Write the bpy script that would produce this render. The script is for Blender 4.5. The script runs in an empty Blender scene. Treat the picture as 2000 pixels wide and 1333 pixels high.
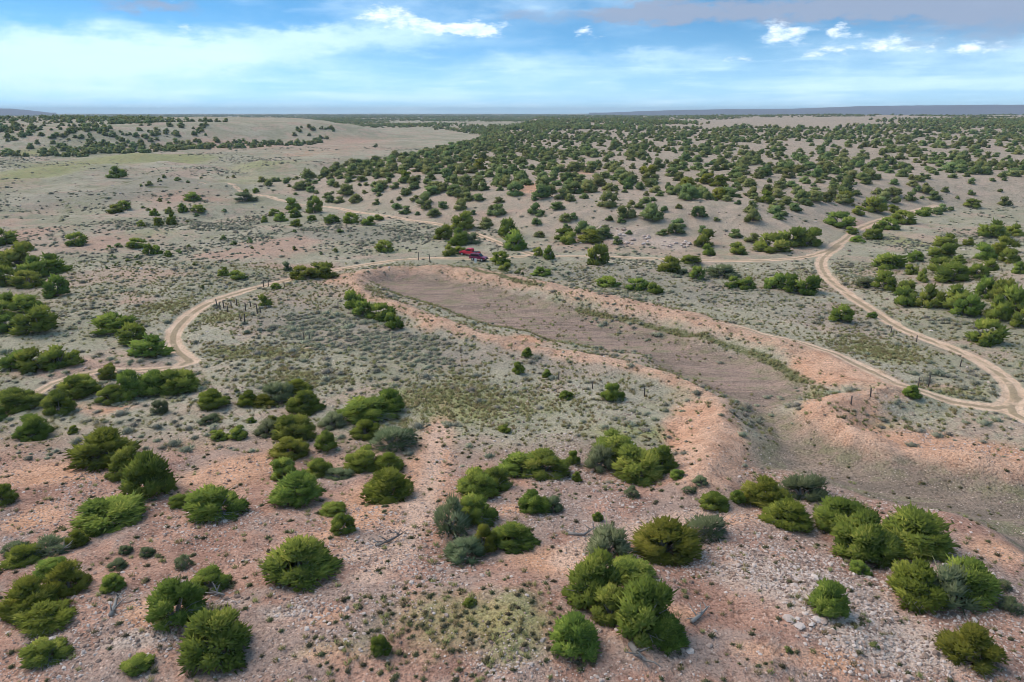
import bpy, math, random
import numpy as np
from mathutils import Vector

# ---------------------------------------------------------------- camera, sky, sun, exposure
sc = bpy.context.scene
COL = sc.collection
CAM_H = 32.0
PITCH = 17.35
LENS = 25.7
cam_d = bpy.data.cameras.new('camera'); cam = bpy.data.objects.new('camera', cam_d); COL.objects.link(cam)
cam_d.sensor_width = 36.0; cam_d.lens = LENS; cam_d.clip_start = 0.5; cam_d.clip_end = 80000
cam.location = (0, 0, CAM_H); cam.rotation_euler = (math.radians(90 - PITCH), 0, 0)
sc.camera = cam
SUN_EL, SUN_AZ = 48.0, -62.0          # azimuth from +Y (view direction), negative = left
sun_d = bpy.data.lights.new('sun', 'SUN'); sun = bpy.data.objects.new('sun', sun_d); COL.objects.link(sun)
sun_d.energy = 1.05; sun_d.angle = math.radians(48); sun_d.color = (1.0, 0.93, 0.84)
_d = Vector((math.sin(math.radians(SUN_AZ)) * math.cos(math.radians(SUN_EL)), math.cos(math.radians(SUN_AZ)) * math.cos(math.radians(SUN_EL)), math.sin(math.radians(SUN_EL))))
sun.rotation_euler = (-_d).to_track_quat('-Z', 'Y').to_euler(); sun.location = _d * 300
sc.view_settings.view_transform = 'Standard'; sc.view_settings.look = 'None'
sc.view_settings.gamma = 1.0; sc.view_settings.use_curve_mapping = False
sc.view_settings.exposure = 1.56
sc.cycles.max_bounces = 3; sc.cycles.diffuse_bounces = 2; sc.cycles.glossy_bounces = 1; sc.cycles.transmission_bounces = 2
sc.cycles.transparent_max_bounces = 4; sc.cycles.volume_bounces = 0
sc.cycles.use_denoising = True; sc.cycles.filter_width = 0.9; sc.cycles.adaptive_threshold = 0.03

class NT:
    """small helper to wire node trees"""
    def __init__(s, tree): s.t = tree; tree.nodes.clear()
    def n(s, typ, **kw):
        o = s.t.nodes.new(typ)
        for k, v in kw.items(): setattr(o, k, v)
        return o
    def put(s, v, sock):
        if hasattr(v, 'is_linked') or isinstance(v, bpy.types.NodeSocket): s.t.links.new(v, sock)
        else: sock.default_value = v
    def math(s, op, a, b=0.0, c=None, clamp=False):
        o = s.n('ShaderNodeMath', operation=op); o.use_clamp = clamp
        s.put(a, o.inputs[0]); s.put(b, o.inputs[1])
        if c is not None: s.put(c, o.inputs[2])
        return o.outputs[0]
    def mapr(s, v, a, b, c=0.0, d=1.0, smooth=True):
        o = s.n('ShaderNodeMapRange'); o.interpolation_type = 'SMOOTHSTEP' if smooth else 'LINEAR'; o.clamp = True
        s.put(v, o.inputs[0]); s.put(a, o.inputs[1]); s.put(b, o.inputs[2]); s.put(c, o.inputs[3]); s.put(d, o.inputs[4])
        return o.outputs[0]
    def noise(s, vec, scale, detail=4.0, rough=0.55, dist=0.0):
        o = s.n('ShaderNodeTexNoise'); s.put(vec, o.inputs['Vector'])
        o.inputs['Scale'].default_value = scale; o.inputs['Detail'].default_value = detail
        o.inputs['Roughness'].default_value = rough; o.inputs['Distortion'].default_value = dist
        return o.outputs['Fac']
    def mix(s, f, a, b, blend='MIX'):
        o = s.n('ShaderNodeMix', data_type='RGBA', blend_type=blend)
        s.put(f, o.inputs[0])
        for v, k in ((a, 6), (b, 7)):
            if isinstance(v, tuple): v = (v + (1.0,))[:4]
            s.put(v, o.inputs[k])
        return o.outputs[2]
    def attr(s, name, kind='GEOMETRY'):
        o = s.n('ShaderNodeAttribute', attribute_name=name); o.attribute_type = kind
        return o
    def comb(s, x, y, z):
        o = s.n('ShaderNodeCombineXYZ'); s.put(x, o.inputs[0]); s.put(y, o.inputs[1]); s.put(z, o.inputs[2]); return o.outputs[0]
    def vmath(s, op, a, b):
        o = s.n('ShaderNodeVectorMath', operation=op); s.put(a, o.inputs[0]); s.put(b, o.inputs[1]); return o.outputs[0]

def build_world():
    w = bpy.data.worlds.new('World'); sc.world = w; w.use_nodes = True
    k = NT(w.node_tree)
    tc = k.n('ShaderNodeTexCoord').outputs['Generated']
    sep = k.n('ShaderNodeSeparateXYZ'); k.put(tc, sep.inputs[0])
    x, y, z = sep.outputs
    az = k.math('ARCTAN2', x, y); el = k.math('ARCSINE', z)
    # the sky itself; looked up a little higher than the ray, as the air of the high desert is thin and clear
    el_up = k.math('ADD', k.math('MULTIPLY', k.math('MAXIMUM', z, 0.0), 2.6), 0.16)
    skyv = k.comb(x, y, el_up)
    sky = k.n('ShaderNodeTexSky'); sky.sky_type = 'NISHITA'; sky.sun_disc = False
    sky.sun_elevation = math.radians(SUN_EL); sky.sun_rotation = math.radians(SUN_AZ)
    sky.altitude = 1700; sky.air_density = 1.0; sky.dust_density = 0.6; sky.ozone_density = 2.0
    k.put(skyv, sky.inputs[0])
    base = k.mix(1.0, sky.outputs[0], (0.054, 0.098, 0.100), 'MULTIPLY')
    # cloud coordinates: a flat layer overhead, so clouds flatten towards the horizon
    den = k.math('ADD', k.math('MAXIMUM', z, 0.0), 0.055)
    pv = k.comb(k.math('DIVIDE', x, den), k.math('DIVIDE', y, den), 0.0)
    n1 = k.noise(pv, 0.30, 4, 0.5, 0.4)
    n2 = k.noise(k.vmath('ADD', pv, (7.3, 2.1, 0.0)), 1.5, 5, 0.55, 0.2)
    av = k.comb(az, k.math('MULTIPLY', el, 2.6), 0.0)
    nd = k.noise(av, 9.0, 5, 0.6, 0.0)
    ne = k.noise(k.vmath('ADD', av, (3.7, 1.3, 2.0)), 26.0, 5, 0.62, 0.0)
    nf = k.noise(k.vmath('ADD', av, (1.7, 5.3, 4.0)), 38.0, 6, 0.62, 0.0)
    # pale haze veil low down
    veil = k.mapr(el, -0.02, 0.120, 1.0, 0.0, False)
    veil = k.math('MULTIPLY', k.math('POWER', veil, 1.3), k.math('ADD', 0.62, k.math('MULTIPLY', nd, 0.45)), clamp=True)
    col = k.mix(veil, base, (0.39, 0.55, 0.64))
    # streaky high cloud
    st = k.math('MULTIPLY', k.mapr(k.math('ADD', n1, k.math('MULTIPLY', nd, 0.45)), 0.62, 1.0), 0.5)
    col = k.mix(st, col, (0.52, 0.66, 0.76))
    col = k.mix(k.math('MULTIPLY', k.mapr(n2, 0.50, 0.80), 0.2), col, (0.60, 0.72, 0.82))
    # named clouds of this afternoon: azimuth, elevation, half sizes (radians), strength
    def puffs(lst, warp):
        azd = k.math('ADD', az, k.math('MULTIPLY', k.math('SUBTRACT', nd, 0.5), warp))
        eld = k.math('ADD', el, k.math('MULTIPLY', k.math('SUBTRACT', ne, 0.5), warp * 0.45))
        tot = 0.0
        for a0, e0, sa, se, amp in lst:
            u = k.math('DIVIDE', k.math('SUBTRACT', azd, a0), sa); v = k.math('DIVIDE', k.math('SUBTRACT', eld, e0), se)
            q = k.math('ADD', k.math('MULTIPLY', u, u), k.math('MULTIPLY', v, v))
            g = k.math('MULTIPLY', k.math('POWER', 2.718, k.math('MULTIPLY', q, -1.0)), amp)
            tot = k.math('ADD', tot, g)
        return tot
    grey = puffs(CLOUD_GREY, 0.10)
    gm = k.math('MULTIPLY', k.mapr(k.math('ADD', grey, k.math('MULTIPLY', k.math('SUBTRACT', nd, 0.5), 0.5)), 0.25, 0.85), 0.92)
    col = k.mix(gm, col, (0.18, 0.225, 0.31))
    soft = puffs(CLOUD_SOFT, 0.10)
    sm = k.math('MULTIPLY', k.mapr(k.math('ADD', soft, k.math('MULTIPLY', k.math('SUBTRACT', nd, 0.5), 0.6)), 0.15, 1.0), 0.9)
    col = k.mix(sm, col, (0.41, 0.555, 0.645))
    blue = puffs(CLOUD_GAP, 0.08)
    bm = k.math('MULTIPLY', k.mapr(k.math('ADD', blue, k.math('MULTIPLY', k.math('SUBTRACT', nd, 0.5), 0.5)), 0.25, 0.95), 0.8)
    col = k.mix(bm, col, base)
    puff = puffs(CLOUD_PUFF, 0.05)
    pm = k.mapr(k.math('ADD', puff, k.math('MULTIPLY', k.math('SUBTRACT', nf, 0.5), 2.4)), 0.38, 1.05)
    shade = k.mapr(k.noise(k.vmath('ADD', av, (0.0, 0.012, 0.0)), 40.0, 4, 0.6), 0.35, 0.65)
    col = k.mix(k.math('MULTIPLY', pm, 0.85), col, k.mix(shade, (0.42, 0.53, 0.64), (0.60, 0.64, 0.68)))
    bg = k.n('ShaderNodeBackground'); k.put(col, bg.inputs[0]); bg.inputs[1].default_value = SKY_GAIN
    out = k.n('ShaderNodeOutputWorld'); k.t.links.new(bg.outputs[0], out.inputs[0])
SKY_GAIN = 0.70
# clouds: azimuth, elevation, half sizes in radians, strength
CLOUD_GREY = [(0.4223,0.116,0.2942,0.0182,1.0),(0.5504,0.0919,0.1121,0.035,0.6),(-0.4223,0.116,0.063,0.0112,0.7),(0.147,0.1164,0.0981,0.0112,0.55),(0.0,0.1165,0.042,0.0098,0.4),(-0.1043,0.0685,0.077,0.0182,0.35),(-0.771,0.071,0.2101,0.035,0.8)]
CLOUD_SOFT = [(-0.521,0.0676,0.1961,0.028,0.75),(-0.1986,0.0899,0.1401,0.0168,0.7),(-0.3566,0.0674,0.1191,0.0182,0.6),(-0.5548,0.0377,0.1821,0.028,0.6),(0.1619,0.0709,0.0981,0.0098,0.5),(0.2259,0.0552,0.2802,0.0126,0.3),(0.0,0.0627,0.056,0.014,0.4),(0.8374,0.0502,0.2802,0.028,0.8)]
CLOUD_GAP = [(-0.0914,0.0655,0.084,0.0182,0.55),(-0.2707,0.1067,0.084,0.014,0.8),(0.0713,0.0927,0.1051,0.0294,0.8),(0.2666,0.0839,0.084,0.021,0.5),(-0.5444,0.0998,0.056,0.014,0.3)]
CLOUD_PUFF = [(0.331,0.0913,0.0308,0.0154,1.0),(0.3959,0.0902,0.0196,0.0084,0.8),(0.4499,0.0762,0.0252,0.0112,0.95),(0.3873,0.0705,0.035,0.0084,0.7),(0.5306,0.0683,0.056,0.0084,0.8),(-0.0356,0.1024,0.035,0.0098,0.9),(-0.084,0.0985,0.049,0.0084,0.85),(-0.1552,0.1163,0.0364,0.0112,0.85),(-0.1157,0.107,0.035,0.0084,0.6),(0.0938,0.0949,0.0196,0.0077,0.85),(0.2714,0.0634,0.028,0.0056,0.6),(-0.3873,0.0927,0.0252,0.0063,0.6),(0.7009,0.0711,0.056,0.0182,0.9),(-0.7018,0.0665,0.056,0.0168,0.9)]
build_world()

# ---------------------------------------------------------------- measured places (world metres)
POND = [(-29.8,142.42),(-27.33,150.1),(-21.72,152.19),(-12.72,148.29),(-4.03,140.56),(4.73,131.29),(13.39,123.27),(20.98,115.24),(27.41,106.83),(33.02,99.46),(36.35,92.28),(37.49,85.56),(36.1,81.22),(32.15,77.97),(28.97,76.39),(26.77,78.72),(25.22,82.86),(22.75,88.31),(17.67,95.4),(11.05,99.87),(3.83,104.28),(-3.23,110.62),(-11.29,119.6),(-19.66,129.8)]
LOWER = [(28.85,77.78),(31.59,76.42),(31.89,71.3),(33.9,66.65),(39.38,63.48),(45.22,61.06),(50.4,59.66),(51.31,53.9),(38.17,38.01),(36.76,42.26),(35.35,45.42),(34.94,50.97),(31.5,53.01),(28.35,56.36),(25.82,59.01),(22.46,60.02),(20.61,59.33),(22.29,65.68),(24.98,71.9),(27.22,76.37)]
BERMS = [([(-30.55,137.78),(-29.11,145.86),(-23.52,150.22),(-16.16,151.49),(-8.39,147.2),(0.0,140.16),(9.54,132.95),(17.89,124.05),(25.32,116.54),(31.76,109.01),(37.04,101.06),(41.62,94.0),(44.31,87.73),(45.33,81.28)],1.1,3.4),([(44.32,79.47),(40.03,77.27),(36.21,75.14),(33.05,72.92),(31.01,71.22)],2.0,2.3),([(-30.55,137.78),(-27.31,128.85),(-21.0,121.19),(-14.05,113.91),(-7.76,106.39),(-1.47,100.45),(4.27,96.6),(10.31,93.04),(15.86,89.08),(20.02,83.85),(22.81,78.92)],1.1,1.8),([(22.37,76.17),(22.15,71.62),(19.91,64.62),(17.3,58.5),(15.78,55.05)],1.4,2.3),([(32.34,72.39),(33.82,67.11),(36.67,63.63),(40.51,61.8),(46.27,59.73),(50.59,58.08)],1.4,2.2)]
ROADS = [([(-6.46,165.85),(-8.09,166.0),(-11.34,166.28),(-14.74,166.44),(-18.28,166.46),(-21.46,166.0),(-24.27,165.07),(-27.19,163.35),(-30.22,160.86),(-33.09,158.07),(-35.78,154.98),(-38.3,151.7),(-40.64,148.23),(-42.45,145.12),(-43.72,142.37),(-45.23,139.1),(-46.98,135.32),(-48.39,131.68),(-49.48,128.18),(-50.33,124.91),(-50.94,121.88),(-51.31,118.53),(-51.42,114.88),(-51.28,111.3),(-50.86,107.81),(-50.25,104.68),(-49.43,101.94),(-48.34,99.4),(-46.96,97.07),(-45.42,94.96),(-43.68,93.09),(-42.82,92.15)],1.2),([(-43.22,93.11),(-43.3,92.42),(-43.47,91.04),(-44.35,89.92),(-45.95,89.08),(-48.18,88.57),(-51.05,88.4),(-53.04,87.85),(-54.15,86.92),(-55.16,85.61),(-56.07,83.91),(-56.35,81.58),(-56.02,78.62),(-55.89,75.73),(-55.98,72.9),(-56.02,71.48)],0.8),([(-7.08,166.49),(-4.71,167.04),(0.02,168.13),(4.79,168.89),(9.6,169.3),(15.0,169.47),(20.99,169.4),(26.83,168.58),(32.51,167.02),(38.16,165.74),(43.79,164.74),(49.5,164.23),(55.32,164.2),(60.55,164.96),(65.21,166.5),(69.49,169.14),(73.4,172.9),(77.8,177.98),(82.72,184.41),(88.37,192.76),(94.76,203.03),(101.15,211.98),(107.53,219.61),(114.63,227.3),(122.45,235.04),(131.25,242.54),(141.02,249.81),(145.91,253.44)],1.25),([(82.45,182.82),(80.04,179.4),(75.22,172.57),(71.45,166.2),(68.72,160.32),(66.49,154.19),(64.76,147.82),(63.43,141.12),(62.5,134.1),(61.96,128.4),(61.81,124.06),(61.4,119.24),(60.75,113.94),(60.69,109.71),(61.22,106.53),(61.84,103.54),(62.53,100.75),(63.07,97.87),(63.44,94.93),(63.37,91.84),(62.85,88.62),(61.97,85.58),(60.74,82.73),(59.1,80.09),(57.08,77.67),(56.09,75.65),(56.15,74.03),(56.44,72.6),(56.95,71.36),(57.2,70.74)],1.25),([(59.87,80.46),(58.84,79.57),(56.8,77.8),(55.06,77.18),(53.64,77.71),(52.27,78.38),(50.95,79.17),(49.8,80.06),(48.84,81.06),(47.9,82.04),(47.0,82.99),(46.55,83.47)],1.3),([(-146.99,332.14),(-144.52,332.24),(-139.58,332.43),(-130.22,323.0),(-116.44,303.93),(-105.04,291.21),(-96.02,284.82),(-86.24,278.01),(-75.69,270.78),(-64.55,260.58),(-52.8,247.41),(-43.07,237.03),(-35.34,229.42),(-28.49,222.87),(-22.5,217.37),(-17.1,211.31),(-12.3,204.69),(-7.9,197.0),(-3.93,188.23),(-0.25,180.57),(3.14,174.0),(4.83,170.72)],1.3),([(33.98,108.2),(34.99,107.08),(37.01,104.84),(38.84,102.86),(40.48,101.15),(41.92,99.12),(43.16,96.78),(44.21,94.22),(45.07,91.46),(45.76,88.42),(46.29,85.12),(46.55,83.47)],1.3)]
GREENLINES = [[(-311.48,456.49),(-310.42,463.52),(-308.32,477.57),(-286.64,458.96),(-245.41,407.7),(-216.79,375.98),(-200.8,363.83),(-183.1,345.89),(-163.71,322.16),(-151.33,310.28),(-145.96,310.25),(-143.28,310.23)],[(-243.9,556.67),(-239.4,536.03),(-230.4,494.75),(-216.83,459.22),(-198.7,429.43),(-188.28,404.88),(-185.6,385.56),(-180.18,361.07),(-172.04,331.41),(-162.73,303.77),(-152.27,278.16),(-147.03,265.35)],[(-165.36,265.27),(-162.65,263.6),(-157.23,260.27),(-149.02,247.81),(-138.04,226.23),(-132.54,215.44)],[(11.59,122.99),(12.95,121.52),(15.68,118.58),(18.65,115.51),(21.86,112.32),(24.89,109.14),(27.74,105.98),(30.22,102.86),(32.34,99.76),(34.14,96.72),(35.62,93.73),(36.55,90.92),(36.92,88.31),(37.11,87.0)],[(-23.38,135.43),(-20.67,132.48),(-15.25,126.59),(-10.23,121.12),(-5.62,116.08),(-1.31,111.85),(2.7,108.42),(6.52,105.45),(10.16,102.92),(11.98,101.66)],[(-10.82,151.61),(-8.62,149.26),(-4.24,144.56),(-0.08,140.15),(3.83,136.04),(5.79,133.98)]]
TRAILS = [[(-7.49,71.35),(-7.47,69.53),(-7.42,65.88),(-7.32,62.04),(-7.16,58.01),(-7.08,54.26),(-7.07,50.8),(-7.14,48.02),(-7.29,45.92),(-7.76,44.38),(-8.58,43.4),(-9.34,42.56),(-10.05,41.85),(-10.4,41.5)],[(-7.36,44.87),(-7.45,44.02),(-7.62,42.31),(-8.01,40.83),(-8.6,39.56),(-8.9,38.93)],[(3.37,41.66),(4.14,42.45),(5.69,44.04),(7.75,45.81),(10.32,47.78),(12.64,48.96),(14.68,49.37),(15.71,49.57)]]
BLOBS = [(-220.8,627.0,55.2,67.1,'p',0.9),(-149.3,549.5,41.1,66.1,'o',0.35),(-162.8,410.6,33.7,37.7,'w',0.5),(-144.9,314.5,23.8,42.8,'s',0.9),(-183.3,356.2,22.0,26.9,'s',0.7),(-166.4,277.0,15.3,31.0,'s',0.6),(-337.6,528.7,21.6,25.7,'g',0.8),(-215.3,479.3,26.1,39.1,'g',0.9),(-308.9,610.3,53.5,21.3,'s',0.5),(-143.3,437.7,26.9,38.8,'g',0.7),(-144.3,711.9,43.3,39.8,'p',0.6),(-128.2,194.5,9.5,13.0,'p',0.8),(-96.9,197.4,11.1,11.1,'g',0.5),(-59.0,190.6,10.7,7.6,'p',0.8),(-69.4,168.9,8.4,7.9,'p',0.7),(-64.6,119.3,5.2,4.4,'p',0.6),(-48.8,156.0,8.9,4.9,'p',0.6),(-25.0,58.4,4.1,4.5,'o',1.0),(-41.0,59.2,6.0,3.4,'o',0.9),(-11.7,49.1,2.3,6.2,'o',1.0),(-45.3,75.8,5.2,2.7,'o',0.6),(-7.6,61.3,2.1,14.8,'o',0.9),(3.0,41.6,3.7,2.1,'o',0.9),(19.7,66.6,2.8,10.5,'o',1.2),(38.1,66.1,9.7,4.2,'o',1.2),(46.7,63.0,5.8,3.6,'o',1.1),(-37.2,49.9,2.8,2.8,'o',0.8),(14.6,48.5,4.2,1.7,'o',0.7),(9.5,35.8,1.8,1.4,'o',0.8),(34.8,45.5,3.3,2.4,'o',0.7),(36.2,74.8,4.5,3.7,'o',1.0),(-21.0,36.2,1.8,2.0,'o',0.8),(-10.5,34.9,1.7,1.4,'o',0.6),(13.4,33.0,2.0,1.0,'o',0.6),(18.0,32.5,2.5,1.0,'o',0.7),(-9.8,32.0,2.4,1.0,'o',0.5),(-21.3,62.9,2.9,2.7,'o',0.5),(2.3,102.9,4.5,3.6,'o',0.7),(-12.8,109.4,4.0,3.4,'o',0.6),(-34.7,142.9,3.1,5.9,'o',0.8),(16.8,66.5,2.0,4.9,'o',0.8),(42.0,86.6,5.2,4.7,'o',0.8),(39.8,92.5,4.1,3.8,'o',0.6),(0.0,49.1,2.7,2.6,'o',0.5),(-4.7,49.1,1.2,6.2,'o',0.6),(28.0,315.1,8.6,49.4,'o',0.5),(7.0,254.3,8.8,22.1,'o',0.8),(-36.1,329.8,9.0,38.2,'o',0.5),(-12.9,54.8,10.7,14.2,'p',0.5),(-55.9,88.5,11.8,3.9,'p',0.9),(-43.6,87.4,3.9,2.5,'p',0.6),(-120.7,272.6,22.6,22.3,'p',0.7),(-103.3,183.4,11.6,14.2,'p',0.8),(-71.7,143.4,11.3,11.5,'p',0.6),(-57.2,175.9,14.9,11.3,'p',0.7),(-38.2,153.4,6.5,5.7,'p',0.7),(16.9,184.0,15.6,13.1,'p',0.6),(-7.7,221.2,30.8,8.7,'p',0.5),(46.0,186.8,19.7,7.7,'p',0.5),(40.0,109.7,4.8,2.9,'p',0.4),(63.0,97.0,5.0,3.2,'p',0.5),(52.7,83.8,3.8,2.1,'p',0.7),(-147.1,219.7,9.2,27.3,'p',0.5),(-123.8,608.8,49.5,81.3,'p',0.5),(69.7,176.2,7.5,7.3,'p',0.6),(102.5,212.2,5.9,10.8,'p',0.9),(62.2,119.1,3.5,4.0,'p',0.5),(-34.6,95.8,7.8,2.8,'g',1.0),(-46.0,111.1,4.0,3.2,'g',0.9),(-26.4,86.2,7.1,3.3,'g',0.7),(-7.0,77.6,6.4,8.3,'g',0.7),(2.9,77.7,8.8,6.6,'g',0.5),(-56.3,116.1,5.0,5.6,'g',0.6),(51.5,97.0,5.0,6.9,'g',0.8),(52.9,82.1,5.5,2.1,'g',0.8),(102.3,191.4,8.1,21.0,'g',0.7),(15.2,68.6,3.7,2.0,'g',0.8),(-2.9,34.9,6.4,3.6,'g',0.65),(-10.4,32.4,3.3,1.1,'g',0.3),(0.3,33.6,1.7,2.5,'g',0.4),(-237.3,368.7,27.8,87.5,'g',0.7),(-257.2,472.4,51.4,77.8,'g',0.6),(-119.1,347.1,38.1,50.3,'g',0.5),(-153.1,259.8,14.4,17.2,'g',0.4),(36.6,81.2,1.8,4.1,'g',0.9),(-12.2,81.0,3.6,3.5,'g',0.5),(38.3,71.8,4.9,1.7,'g',0.7),(64.1,144.6,6.2,7.0,'g',0.4),(-25.7,132.4,2.9,4.0,'g',0.6),(9.4,68.5,3.1,2.9,'g',0.5),(13.0,31.8,1.6,1.0,'g',0.4),(-28.5,175.5,7.4,5.3,'g',0.5),(20.2,37.5,5.3,5.5,'w',1.0),(14.8,40.4,3.0,3.2,'w',0.8),(-12.7,35.6,2.1,1.0,'w',1.1),(-20.6,33.5,2.5,1.0,'w',1.1),(26.9,191.3,12.1,9.7,'w',0.8),(40.2,183.9,6.5,6.9,'w',0.9),(-16.3,36.5,1.8,1.0,'w',0.7),(2.7,58.7,3.6,5.2,'w',0.5),(-31.0,70.0,6.4,2.6,'w',0.6),(-34.8,64.6,3.0,1.9,'w',0.4),(22.4,34.0,3.4,2.2,'w',0.8),(-289.0,531.7,47.0,81.9,'w',0.2),(-203.8,684.5,50.9,72.1,'w',0.5),(-53.4,239.8,10.0,13.1,'w',0.3),(-30.3,45.0,2.2,1.7,'w',0.4),(-20.4,49.5,1.6,2.1,'w',0.5),(-3.9,39.5,2.9,2.4,'w',0.4),(-37.1,116.4,9.3,9.3,'s',0.9),(-28.5,108.6,7.9,8.2,'s',0.7),(-15.2,104.0,9.1,7.7,'s',0.8),(-3.6,96.8,8.6,5.7,'s',0.9),(3.4,90.4,10.1,5.1,'s',0.7),(15.5,82.8,7.4,5.4,'s',0.6),(26.3,147.3,16.8,11.1,'s',0.9),(42.0,129.7,16.8,8.6,'s',1.0),(50.5,115.9,9.3,5.7,'s',0.8),(56.4,107.1,7.0,5.5,'s',0.7),(-36.1,198.0,19.5,12.6,'s',0.8),(-53.9,202.2,12.8,10.8,'s',0.6),(-135.1,279.6,29.0,27.5,'s',0.6),(-87.1,226.5,23.8,27.7,'s',0.4),(8.6,151.4,9.7,7.4,'s',0.7),(-28.9,58.0,2.7,5.0,'s',0.7),(-42.4,64.7,6.0,2.1,'s',0.5),(52.4,90.5,6.0,4.1,'s',0.7),(72.6,113.5,5.0,3.1,'s',0.6),(-32.5,51.5,3.7,1.9,'s',0.4),(-249.2,671.0,54.4,30.6,'s',0.3)]
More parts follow.
